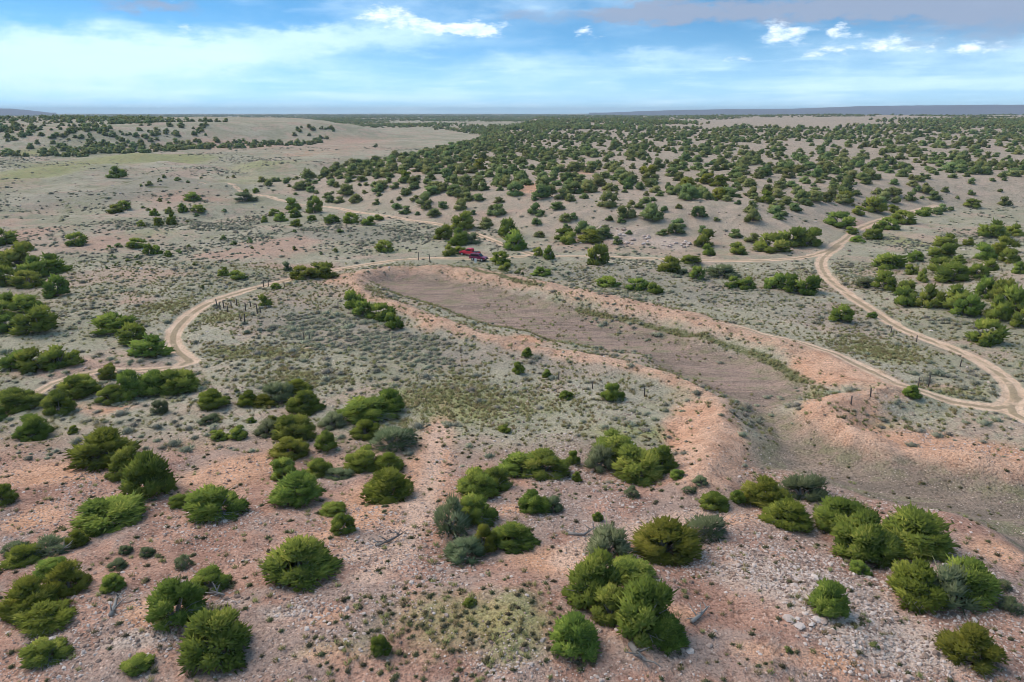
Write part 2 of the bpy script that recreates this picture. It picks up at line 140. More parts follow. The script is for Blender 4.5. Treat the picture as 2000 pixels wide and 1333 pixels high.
PLANTS = [(-63.98,89.33,3.85,2.26,'g','long rounded thicket left of the track bend',0,4),(-60.94,88.64,4.08,2.76,'g','long rounded thicket left of the track bend',1,4),(-58.88,89.47,3.85,2.83,'g','long rounded thicket left of the track bend',2,4),(-56.81,89.64,2.39,1.97,'g','long rounded thicket left of the track bend',3,4),(-59.03,103.87,5.92,2.73,'g','row slanting down to the track bend',0,3),(-54.19,99.56,4.24,2.54,'g','row slanting down to the track bend',1,3),(-48.74,94.08,5.0,2.81,'g','row slanting down to the track bend',2,3),(-127.35,182.23,6.16,4.15,'g','big thicket high on the left photo edge',0,7),(-97.71,138.0,4.94,4.09,'g','big thicket high on the left photo edge',1,7),(-108.34,158.01,6.96,5.24,'g','big thicket high on the left photo edge',2,7),(-92.38,136.75,5.69,3.35,'g','big thicket high on the left photo edge',3,7),(-96.46,144.87,6.0,4.63,'g','big thicket high on the left photo edge',4,7),(-95.79,149.26,7.24,4.22,'g','big thicket high on the left photo edge',5,7),(-81.03,126.74,4.38,3.96,'g','big thicket high on the left photo edge',6,7),(-80.09,110.6,4.02,3.18,'g','thicket at the left photo edge',0,5),(-74.81,104.32,3.5,2.33,'g','thicket at the left photo edge',1,5),(-84.83,119.68,4.76,2.58,'g','thicket at the left photo edge',2,5),(-79.6,115.91,4.7,2.65,'g','thicket at the left photo edge',3,5),(-69.76,103.31,5.74,3.84,'g','thicket at the left photo edge',4,5),(-55.62,72.92,1.88,1.64,'g','broken hedge below the track on the left',0,10),(-55.59,76.5,4.39,2.45,'g','broken hedge below the track on the left',1,10),(-48.99,68.87,3.06,2.31,'g','broken hedge below the track on the left',2,10),(-50.49,75.36,3.19,2.79,'g','broken hedge below the track on the left',3,10),(-51.17,80.66,4.36,2.65,'g','broken hedge below the track on the left',4,10),(-49.96,85.33,2.04,1.93,'g','broken hedge below the track on the left',5,10),(-46.4,78.81,3.09,1.93,'g','broken hedge below the track on the left',6,10),(-44.51,80.31,3.74,3.15,'g','broken hedge below the track on the left',7,10),(-42.38,81.63,3.8,2.93,'g','broken hedge below the track on the left',8,10),(-39.91,82.18,4.56,2.81,'g','broken hedge below the track on the left',9,10),(-45.22,69.07,1.06,0.86,'g','single spot on bare red soil below the hedge',0,1),(-39.02,74.92,1.7,1.61,'b','sparse tuft below the hedge,right end',0,3),(-32.32,72.05,1.97,0.88,'b','sparse tuft below the hedge,right end',1,3),(-33.76,76.88,3.48,1.91,'o','sparse tuft below the hedge,right end',2,3),(-32.5,80.69,0.73,0.57,'d','dot pair above the yellowish bushes',0,2),(-31.91,79.64,0.6,0.52,'d','dot pair above the yellowish bushes',1,2),(-30.04,77.65,2.34,1.67,'o','mixed bushes at the edge of the grey flat',0,5),(-28.35,77.6,2.58,1.36,'o','mixed bushes at the edge of the grey flat',1,5),(-27.29,79.13,3.1,2.33,'b','mixed bushes at the edge of the grey flat',2,5),(-25.71,82.01,2.83,1.56,'o','mixed bushes at the edge of the grey flat',3,5),(-23.24,76.06,3.34,2.54,'g','mixed bushes at the edge of the grey flat',4,5),(-29.63,67.89,1.82,0.89,'g','neat round pair on pink soil',0,2),(-27.65,67.64,1.86,1.28,'g','neat round pair on pink soil',1,2),(-28.19,72.73,1.0,0.51,'g','upright cluster left of the red footpath',0,11),(-25.08,68.92,2.32,1.78,'b','upright cluster left of the red footpath',1,11),(-25.81,72.57,0.77,0.73,'g','upright cluster left of the red footpath',2,11),(-21.11,62.89,2.81,1.89,'o','upright cluster left of the red footpath',3,11),(-22.09,68.12,3.75,2.57,'g','upright cluster left of the red footpath',4,11),(-18.02,64.37,1.78,1.88,'g','upright cluster left of the red footpath',5,11),(-19.07,71.54,2.51,1.7,'b','upright cluster left of the red footpath',6,11),(-14.78,68.1,2.71,1.66,'o','upright cluster left of the red footpath',7,11),(-15.62,74.15,5.17,2.17,'g','upright cluster left of the red footpath',8,11),(-13.61,75.71,2.63,2.3,'g','upright cluster left of the red footpath',9,11),(-11.7,65.08,3.9,2.15,'b','upright cluster left of the red footpath',10,11),(-19.81,57.21,1.87,2.14,'g','lower cluster beside the red footpath',0,7),(-16.97,51.1,3.14,2.15,'g','lower cluster beside the red footpath',1,7),(-16.98,58.32,2.0,1.73,'g','lower cluster beside the red footpath',2,7),(-15.11,57.35,2.06,0.86,'b','lower cluster beside the red footpath',3,7),(-13.32,59.34,2.49,2.05,'g','lower cluster beside the red footpath',4,7),(-9.91,52.08,3.52,2.27,'o','lower cluster beside the red footpath',5,7),(-11.0,59.06,2.29,1.57,'o','lower cluster beside the red footpath',6,7),(-38.19,62.08,5.85,2.78,'o','large trio on the orange bare ground',0,3),(-34.22,58.3,3.0,2.59,'g','large trio on the orange bare ground',1,3),(-30.15,54.31,4.0,3.77,'g','large trio on the orange bare ground',2,3),(-41.53,53.16,2.09,1.52,'g','pale fringe cut by the left photo edge',0,1),(-33.96,43.49,1.47,0.94,'b','ragged group on the lower left slope',0,7),(-32.68,42.18,1.98,1.22,'o','ragged group on the lower left slope',1,7),(-31.65,43.52,2.53,1.06,'b','ragged group on the lower left slope',2,7),(-30.3,44.46,1.29,1.12,'o','ragged group on the lower left slope',3,7),(-29.85,48.25,4.3,1.87,'g','ragged group on the lower left slope',4,7),(-26.0,51.13,1.45,1.07,'g','ragged group on the lower left slope',5,7),(-22.33,48.92,3.49,2.38,'g','ragged group on the lower left slope',6,7),(-28.38,36.49,2.6,2.17,'o','dense mass in the lower left corner',0,5),(-26.63,35.16,2.7,1.15,'o','dense mass in the lower left corner',1,5),(-24.9,32.32,1.97,1.03,'g','dense mass in the lower left corner',2,5),(-29.75,40.6,1.59,0.89,'g','dense mass in the lower left corner',3,5),(-27.53,38.54,2.28,1.86,'o','dense mass in the lower left corner',4,5),(-25.82,41.27,1.21,0.63,'b','small grey tuft of the lower left slope',0,4),(-26.27,43.13,0.9,0.53,'b','small grey tuft of the lower left slope',1,4),(-24.63,42.78,1.04,0.56,'b','small grey tuft of the lower left slope',2,4),(-21.44,41.25,1.07,0.94,'b','small grey tuft of the lower left slope',3,4),(-24.55,38.35,1.13,1.0,'g','short row climbing from the bottom photo edge',0,5),(-19.73,31.71,1.3,0.57,'g','short row climbing from the bottom photo edge',1,5),(-19.18,35.14,2.57,2.48,'g','short row climbing from the bottom photo edge',2,5),(-18.63,38.66,1.96,1.24,'g','short row climbing from the bottom photo edge',3,5),(-15.95,32.68,3.15,2.58,'g','short row climbing from the bottom photo edge',4,5),(-13.26,39.51,4.25,2.5,'g','lone broad bush mid-foreground,nothing near it',0,1),(-13.56,48.93,1.78,0.75,'g','pair right of the red footpath start',0,2),(-11.83,44.73,1.57,1.46,'g','pair right of the red footpath start',1,2),(-7.0,32.44,1.04,1.03,'g','tiny isolated bush near the bottom edge',0,2),(-2.45,36.09,0.78,0.45,'g','tiny isolated bush near the bottom edge',1,2),(-4.12,45.28,2.39,2.71,'b','long clump bending across the centre foreground',0,9),(-3.18,41.89,2.1,1.42,'b','long clump bending across the centre foreground',1,9),(-2.91,52.94,2.99,2.4,'g','long clump bending across the centre foreground',2,9),(-2.54,46.97,2.31,2.2,'g','long clump bending across the centre foreground',3,9),(-1.88,43.32,1.6,1.84,'o','long clump bending across the centre foreground',4,9),(-1.45,54.5,2.22,1.92,'g','long clump bending across the centre foreground',5,9),(0.07,43.96,2.54,1.52,'g','long clump bending across the centre foreground',6,9),(0.68,58.49,3.27,1.79,'g','long clump bending across the centre foreground',7,9),(2.79,57.98,3.43,2.14,'g','long clump bending across the centre foreground',8,9),(1.71,49.05,2.17,1.51,'g','two-tone pair on the stony crest',0,2),(2.98,49.57,1.8,1.19,'b','two-tone pair on the stony crest',1,2),(5.59,60.15,1.21,1.58,'g','tiny round bush on the stony crest',0,3),(5.55,56.43,0.79,0.99,'g','tiny round bush on the stony crest',1,3),(6.36,47.96,0.76,0.75,'g','tiny round bush on the stony crest',2,3),(7.8,59.1,2.38,2.28,'b','big clump left of the orange earth mound',0,5),(9.74,62.44,3.47,2.24,'g','big clump left of the orange earth mound',1,5),(11.28,57.93,4.15,2.87,'g','big clump left of the orange earth mound',2,5),(13.21,58.63,2.64,2.5,'g','big clump left of the orange earth mound',3,5),(13.95,55.59,1.13,0.77,'g','big clump left of the orange earth mound',4,5),(2.69,57.61,0.9,0.47,'b','grey tuft near the orange earth mound',0,4),(9.75,52.82,1.25,0.98,'b','grey tuft near the orange earth mound',1,4),(14.35,53.04,1.08,0.45,'b','grey tuft near the orange earth mound',2,4),(15.4,53.71,1.18,0.72,'b','grey tuft near the orange earth mound',3,4),(3.43,32.8,2.27,2.23,'g','huge clump at the bottom,right of centre',0,9),(4.75,36.94,2.8,2.83,'g','huge clump at the bottom,right of centre',1,9),(6.33,42.19,2.59,2.1,'b','huge clump at the bottom,right of centre',2,9),(5.61,35.15,1.81,2.03,'g','huge clump at the bottom,right of centre',3,9),(7.62,39.57,2.52,1.14,'g','huge clump at the bottom,right of centre',4,9),(7.27,33.89,2.84,3.3,'g','huge clump at the bottom,right of centre',5,9),(10.4,43.28,3.77,2.51,'o','huge clump at the bottom,right of centre',6,9),(8.46,33.31,2.02,1.6,'g','huge clump at the bottom,right of centre',7,9),(13.79,45.86,2.57,1.61,'b','huge clump at the bottom,right of centre',8,9),(20.24,51.86,3.19,2.28,'o','diagonal belt along the lower basin edge',0,10),(20.64,48.42,3.16,1.81,'o','diagonal belt along the lower basin edge',1,10),(24.2,54.52,3.34,1.89,'b','diagonal belt along the lower basin edge',2,10),(24.53,48.37,3.32,2.51,'g','diagonal belt along the lower basin edge',3,10),(23.13,41.77,1.22,0.82,'g','diagonal belt along the lower basin edge',4,10),(24.64,44.2,3.64,3.01,'g','diagonal belt along the lower basin edge',5,10),(28.38,45.05,4.06,2.92,'g','diagonal belt along the lower basin edge',6,10),(25.39,38.85,2.95,2.62,'o','diagonal belt along the lower basin edge',7,10),(27.29,38.82,2.95,2.36,'b','diagonal belt along the lower basin edge',8,10),(29.01,39.56,2.99,2.48,'g','diagonal belt along the lower basin edge',9,10),(31.71,40.36,1.06,0.51,'b','grey tuft right of the diagonal belt',0,2),(30.73,38.14,1.33,0.93,'b','grey tuft right of the diagonal belt',1,2),(18.61,36.36,2.41,1.92,'g','lone round bush on the white stony slope',0,1),(25.29,33.43,3.35,2.02,'o','bush cut by the bottom edge,far right',0,1),(15.88,50.93,2.25,1.28,'g','small pair above the white stony slope',0,2),(17.95,51.8,1.22,1.06,'g','small pair above the white stony slope',1,2),(15.09,33.04,0.5,0.3,'d','speck on the stony slope,bottom right',0,2),(20.09,33.61,0.57,0.36,'d','speck on the stony slope,bottom right',1,2),(11.8,79.55,2.63,2.18,'g','lone bush on the flat below the pond',0,1),(-0.8,69.46,1.27,0.58,'g','small bush on the flat below the pond',0,5),(0.85,87.96,1.31,2.06,'g','small bush on the flat below the pond',1,5),(2.1,94.54,1.4,1.39,'g','small bush on the flat below the pond',2,5),(4.4,86.75,1.16,1.03,'g','small bush on the flat below the pond',3,5),(6.28,79.47,1.43,1.0,'g','small bush on the flat below the pond',4,5),(45.89,78.26,2.06,1.48,'g','bush beside the wire posts right of the pond',0,1),(-26.51,120.16,3.82,3.09,'g','row growing on the left pond bank',0,4),(-24.45,115.38,3.35,2.66,'g','row growing on the left pond bank',1,4),(-21.41,114.16,4.32,2.84,'g','row growing on the left pond bank',2,4),(-18.22,108.57,3.01,2.53,'g','row growing on the left pond bank',3,4),(-41.49,119.25,2.33,2.36,'g','lone bush among the old corral posts',0,1),(-41.28,142.29,5.29,2.52,'o','wide yellowish bush touching the track',0,2),(-38.25,145.16,5.39,3.11,'o','wide yellowish bush touching the track',1,2),(-43.35,131.31,1.7,1.15,'g','low shrub by the track left of the pond',0,2),(-47.02,150.36,1.93,2.2,'b','low shrub by the track left of the pond',1,2),(-68.21,154.76,0.99,0.8,'d','open flat left of the track,front group',0,5),(-56.86,130.76,0.94,0.75,'d','open flat left of the track,front group',1,5),(-58.04,144.94,2.28,1.87,'g','open flat left of the track,front group',2,5),(-53.72,140.76,3.22,1.7,'g','open flat left of the track,front group',3,5),(-51.13,144.36,0.82,0.65,'d','open flat left of the track,front group',4,5),(-108.46,180.84,4.59,3.22,'g','middle group on the open left flat',0,15),(-85.13,151.37,0.97,0.67,'d','middle group on the open left flat',1,15),(-98.2,176.96,1.87,1.1,'d','middle group on the open left flat',2,15),(-91.1,164.8,1.4,1.05,'d','middle group on the open left flat',3,15),(-85.85,156.2,1.0,0.69,'d','middle group on the open left flat',4,15),(-96.88,178.55,2.14,1.22,'d','middle group on the open left flat',5,15),(-86.29,162.34,1.38,0.8,'d','middle group on the open left flat',6,15),(-93.22,180.0,4.32,2.45,'g','middle group on the open left flat',7,15),(-85.96,165.88,1.65,1.04,'d','middle group on the open left flat',8,15),(-81.3,156.54,1.56,0.86,'d','middle group on the open left flat',9,15),(-85.58,170.34,2.41,2.72,'g','middle group on the open left flat',10,15),(-83.97,171.53,2.43,2.24,'g','middle group on the open left flat',11,15),(-79.93,168.2,1.67,1.54,'g','middle group on the open left flat',12,15),(-79.46,172.84,1.59,1.1,'d','middle group on the open left flat',13,15),(-80.15,179.97,1.27,1.05,'d','middle group on the open left flat',14,15),(-128.48,238.05,4.97,2.67,'g','back group on the open left flat',0,17),(-130.3,247.77,4.82,3.16,'g','back group on the open left flat',1,17),(-107.02,211.3,2.07,1.94,'g','back group on the open left flat',2,17),(-125.05,249.77,1.73,0.94,'d','back group on the open left flat',3,17),(-120.79,244.73,1.7,1.09,'d','back group on the open left flat',4,17),(-113.72,234.25,2.77,2.44,'g','back group on the open left flat',5,17),(-102.42,212.24,2.67,2.8,'g','back group on the open left flat',6,17),(-124.75,262.21,2.0,1.52,'d','back group on the open left flat',7,17),(-120.05,258.55,1.43,0.81,'d','back group on the open left flat',8,17),(-111.72,240.3,2.51,2.36,'g','back group on the open left flat',9,17),(-99.8,214.99,3.01,3.42,'g','back group on the open left flat',10,17),(-109.08,243.97,3.39,2.86,'g','back group on the open left flat',11,17),(-98.2,222.15,1.4,0.84,'d','back group on the open left flat',12,17),(-116.74,271.13,6.38,3.21,'g','back group on the open left flat',13,17),(-103.25,240.58,1.68,1.24,'d','back group on the open left flat',14,17),(-104.49,245.55,4.78,2.27,'g','back group on the open left flat',15,17),(-97.18,248.27,2.07,1.08,'d','back group on the open left flat',16,17),(-189.94,358.68,7.87,5.57,'g','far dots beside the distant track',0,13),(-155.2,311.86,1.72,1.21,'d','far dots beside the distant track',1,13),(-152.18,311.98,3.0,2.0,'d','far dots beside the distant track',2,13),(-150.05,317.06,2.18,1.64,'d','far dots beside the distant track',3,13),(-153.35,329.68,2.04,1.95,'d','far dots beside the distant track',4,13),(-144.61,322.47,2.88,1.86,'d','far dots beside the distant track',5,13),(-139.61,320.9,1.76,1.24,'d','far dots beside the distant track',6,13),(-153.89,369.53,1.52,0.95,'d','far dots beside the distant track',7,13),(-140.7,368.84,1.52,1.2,'d','far dots beside the distant track',8,13),(-133.28,357.83,1.96,1.64,'d','far dots beside the distant track',9,13),(-98.97,274.96,7.61,3.39,'b','far dots beside the distant track',10,13),(-104.01,290.32,2.0,1.91,'g','far dots beside the distant track',11,13),(-100.79,292.08,2.62,2.09,'g','far dots beside the distant track',12,13),(-75.3,190.48,1.88,1.34,'d','dots left of the lone round bush',0,12),(-70.23,183.48,1.81,1.15,'d','dots left of the lone round bush',1,12),(-66.78,185.2,1.57,1.72,'d','dots left of the lone round bush',2,12),(-63.79,177.88,1.0,0.68,'d','dots left of the lone round bush',3,12),(-55.44,174.73,0.74,0.56,'d','dots left of the lone round bush',4,12),(-60.3,202.34,0.99,0.78,'d','dots left of the lone round bush',5,12),(-52.78,176.22,1.37,1.14,'d','dots left of the lone round bush',6,12),(-60.13,202.23,1.13,0.92,'d','dots left of the lone round bush',7,12),(-44.93,170.69,0.85,0.66,'d','dots left of the lone round bush',8,12),(-42.42,174.46,1.48,0.99,'d','dots left of the lone round bush',9,12),(-47.38,201.66,1.98,1.27,'d','dots left of the lone round bush',10,12),(-24.57,173.84,0.86,0.67,'d','dots left of the lone round bush',11,12),(-78.21,231.42,2.1,2.14,'g','string below the distant track',0,12),(-79.57,245.69,3.42,2.54,'g','string below the distant track',1,12),(-72.98,232.33,4.22,2.98,'g','string below the distant track',2,12),(-77.24,260.38,5.06,4.43,'g','string below the distant track',3,12),(-71.0,240.83,3.69,3.14,'g','string below the distant track',4,12),(-63.96,217.19,3.34,2.21,'g','string below the distant track',5,12),(-62.73,229.82,2.73,2.07,'g','string below the distant track',6,12),(-66.14,247.63,5.17,5.57,'g','string below the distant track',7,12),(-54.31,220.91,4.94,2.45,'g','string below the distant track',8,12),(-47.86,218.15,4.72,3.5,'g','string below the distant track',9,12),(-42.09,214.29,4.19,2.56,'g','string below the distant track',10,12),(-40.71,225.28,2.83,1.7,'g','string below the distant track',11,12),(-30.64,174.85,4.32,2.87,'g','lone round bush left of the vehicles',0,1),(-17.76,191.34,4.84,3.96,'g','tight clump just above the vehicles',0,6),(-14.94,170.22,3.13,2.65,'g','tight clump just above the vehicles',1,6),(-13.62,184.01,5.45,4.52,'g','tight clump just above the vehicles',2,6),(-12.43,172.28,2.92,1.83,'g','tight clump just above the vehicles',3,6),(-13.68,207.75,6.4,5.39,'g','tight clump just above the vehicles',4,6),(-10.21,185.74,4.19,3.09,'b','tight clump just above the vehicles',5,6),(-4.8,149.76,0.96,0.88,'d','clump right of the parked vehicles',0,10),(-2.49,159.41,4.08,2.82,'o','clump right of the parked vehicles',1,10),(-1.61,150.65,3.01,1.87,'g','clump right of the parked vehicles',2,10),(-1.37,194.79,4.93,5.42,'g','clump right of the parked vehicles',3,10),(1.01,178.43,5.79,4.85,'g','clump right of the parked vehicles',4,10),(1.48,147.78,2.11,1.28,'d','clump right of the parked vehicles',5,10),(6.1,168.88,2.27,2.22,'g','clump right of the parked vehicles',6,10),(5.9,147.62,3.79,1.74,'g','clump right of the parked vehicles',7,10),(8.39,164.45,2.68,3.06,'g','clump right of the parked vehicles',8,10),(14.33,186.61,4.34,3.36,'g','clump right of the parked vehicles',9,10),(18.97,159.89,5.11,5.04,'g','brightest bush at the foot of the rocky slope',0,1),(18.84,138.31,4.36,1.93,'g','string between the pond and the hillside track',0,10),(23.46,134.49,3.86,2.22,'g','string between the pond and the hillside track',1,10),(26.59,132.07,3.04,1.97,'g','string between the pond and the hillside track',2,10),(33.1,151.75,5.19,3.64,'g','string between the pond and the hillside track',3,10),(35.6,149.81,2.99,1.43,'b','string between the pond and the hillside track',4,10),(39.74,160.84,4.34,2.01,'g','string between the pond and the hillside track',5,10),(37.16,144.01,3.09,2.82,'g','string between the pond and the hillside track',6,10),(42.95,147.4,6.53,2.74,'b','string between the pond and the hillside track',7,10),(42.43,137.58,2.86,2.3,'g','string between the pond and the hillside track',8,10),(44.82,136.03,3.22,2.43,'g','string between the pond and the hillside track',9,10),(50.08,136.58,3.92,3.16,'g','dark trio below the hillside track',0,3),(52.43,134.96,3.88,3.32,'g','dark trio below the hillside track',1,3),(55.14,133.39,4.6,3.59,'g','dark trio below the hillside track',2,3),(48.05,182.2,5.4,4.48,'g','foot of the slope along the hillside track',0,6),(46.4,170.69,3.02,2.79,'g','foot of the slope along the hillside track',1,6),(53.42,171.24,4.0,2.83,'g','foot of the slope along the hillside track',2,6),(62.82,174.95,7.67,4.57,'g','foot of the slope along the hillside track',3,6),(70.31,182.73,6.7,4.9,'g','foot of the slope along the hillside track',4,6),(74.17,182.38,5.91,4.7,'g','foot of the slope along the hillside track',5,6),(93.42,208.67,7.59,4.29,'g','hedge along the track junction',0,10),(93.84,201.46,3.39,2.02,'g','hedge along the track junction',1,10),(89.93,188.95,4.26,1.79,'g','hedge along the track junction',2,10),(108.09,229.69,4.0,2.79,'g','hedge along the track junction',3,10),(96.75,194.89,5.21,4.01,'g','hedge along the track junction',4,10),(117.21,237.38,6.93,5.19,'g','hedge along the track junction',5,10),(109.17,211.83,5.64,3.47,'g','hedge along the track junction',6,10),(124.5,239.98,3.84,2.61,'g','hedge along the track junction',7,10),(119.57,224.07,6.57,3.96,'g','hedge along the track junction',8,10),(133.51,239.03,4.83,2.87,'g','hedge along the track junction',9,10),(81.0,154.67,6.82,3.55,'g','upper scatter on the right slope',0,18),(81.66,146.76,2.62,2.07,'g','upper scatter on the right slope',1,18),(89.3,159.92,3.74,2.4,'g','upper scatter on the right slope',2,18),(79.95,139.29,2.29,2.6,'g','upper scatter on the right slope',3,18),(86.68,145.43,4.77,3.08,'g','upper scatter on the right slope',4,18),(97.61,164.36,6.06,3.68,'g','upper scatter on the right slope',5,18),(108.71,181.27,5.63,3.65,'g','upper scatter on the right slope',6,18),(85.03,138.55,6.74,3.69,'g','upper scatter on the right slope',7,18),(95.84,154.44,2.96,1.82,'g','upper scatter on the right slope',8,18),(113.06,179.8,2.66,2.08,'g','upper scatter on the right slope',9,18),(90.21,138.77,3.77,2.82,'g','upper scatter on the right slope',10,18),(102.81,156.75,4.67,3.83,'g','upper scatter on the right slope',11,18),(96.5,144.92,3.2,2.39,'g','upper scatter on the right slope',12,18),(128.91,195.2,7.13,4.69,'g','upper scatter on the right slope',13,18),(109.14,160.98,5.24,4.35,'g','upper scatter on the right slope',14,18),(103.49,150.26,4.05,3.05,'g','upper scatter on the right slope',15,18),(136.28,197.65,5.27,3.23,'g','upper scatter on the right slope',16,18),(97.51,138.11,2.76,2.31,'g','upper scatter on the right slope',17,18),(68.38,138.23,4.16,1.75,'b','dense belt right of the right-hand road',0,12),(70.14,134.61,4.44,3.64,'g','dense belt right of the right-hand road',1,12),(72.09,130.54,3.57,2.65,'g','dense belt right of the right-hand road',2,12),(68.7,123.43,4.1,3.34,'g','dense belt right of the right-hand road',3,12),(71.14,121.02,4.37,3.94,'g','dense belt right of the right-hand road',4,12),(74.5,119.49,5.36,3.93,'g','dense belt right of the right-hand road',5,12),(74.44,115.25,4.35,3.56,'g','dense belt right of the right-hand road',6,12),(82.5,123.78,3.75,3.93,'g','dense belt right of the right-hand road',7,12),(77.44,112.89,3.77,3.9,'g','dense belt right of the right-hand road',8,12),(82.94,120.29,3.99,3.96,'g','dense belt right of the right-hand road',9,12),(81.56,114.09,4.3,4.72,'g','dense belt right of the right-hand road',10,12),(79.0,108.78,3.01,3.03,'g','dense belt right of the right-hand road',11,12),(69.23,102.29,5.11,3.76,'g','big lone bush above the right-hand road',0,1),(53.19,113.73,3.64,2.58,'g','bush left of the right-hand road',0,2),(59.19,115.72,1.51,1.01,'g','bush left of the right-hand road',1,2)]
POSTS = [(-48.72,116.95,0.25,1.38,'old corral left of the pond'),(-47.86,115.98,0.25,1.2,'old corral left of the pond'),(-47.45,116.49,0.25,1.29,'old corral left of the pond'),(-46.3,116.78,0.25,1.04,'old corral left of the pond'),(-45.89,118.2,0.26,1.22,'old corral left of the pond'),(-43.47,115.42,0.25,1.37,'old corral left of the pond'),(-41.19,114.26,0.25,1.53,'old corral left of the pond'),(-40.83,114.7,0.25,1.02,'old corral left of the pond'),(-41.02,107.88,0.24,1.61,'old corral left of the pond'),(-42.15,109.31,0.24,1.06,'old corral left of the pond'),(-46.0,114.34,0.25,0.93,'old corral left of the pond'),(-43.91,119.05,0.26,0.97,'old corral left of the pond'),(-46.77,134.44,0.29,1.18,'track edge above the corral'),(-45.97,134.68,0.29,1.18,'track edge above the corral'),(-42.15,132.32,0.28,0.87,'track edge above the corral'),(-29.42,119.53,0.26,1.42,'broken fence beside the left pond bank'),(-28.39,121.15,0.26,1.07,'broken fence beside the left pond bank'),(-29.71,102.27,0.23,1.24,'broken fence beside the left pond bank'),(-30.65,102.94,0.23,0.93,'broken fence beside the left pond bank'),(-7.18,97.32,0.22,1.04,'broken fence beside the left pond bank'),(-21.13,162.77,0.35,1.87,'gate by the vehicles'),(-18.23,160.48,0.34,2.08,'gate by the vehicles'),(5.82,85.73,0.19,1.13,'fence line crossing the flat below the pond'),(9.77,83.04,0.19,0.98,'fence line crossing the flat below the pond'),(15.65,80.4,0.18,1.14,'fence line crossing the flat below the pond'),(1.19,89.24,0.2,0.83,'fence line crossing the flat below the pond'),(49.09,82.69,0.19,1.29,'wire fence right of the pond'),(51.18,84.1,0.19,1.58,'wire fence right of the pond'),(36.97,74.05,0.17,0.94,'wire fence right of the pond'),(40.21,76.42,0.17,0.73,'wire fence right of the pond'),(59.22,91.24,0.2,0.98,'wire fence right of the pond'),(57.89,107.0,0.23,0.96,'wire fence right of the pond'),(58.98,101.7,0.22,0.92,'wire fence right of the pond')]
LOGS = [([(-23.0,35.32),(-23.3,36.25),(-23.61,37.32)],0.11,'forked grey dead branch on red soil,lower left'),([(10.21,34.95),(10.86,35.66),(11.52,36.35)],0.1,'bleached dead branch right of the huge bottom clump'),([(6.39,32.66),(6.58,31.93),(6.95,31.12)],0.16,'pale fallen trunk below the huge bottom clump'),([(3.97,45.13),(5.03,44.89),(5.86,45.86)],0.1,'grey dead branches on the stony crest by a tiny bush'),([(-19.26,38.89),(-18.28,37.79),(-17.05,36.89)],0.12,'grey dead limbs under the bushes,lower left'),([(-9.17,43.01),(-8.45,43.85),(-7.65,44.4)],0.1,'long pale log lying across the red footpath'),([(-31.91,44.06),(-30.64,43.03),(-30.41,43.35)],0.1,'bleached branch within the ragged left group')]
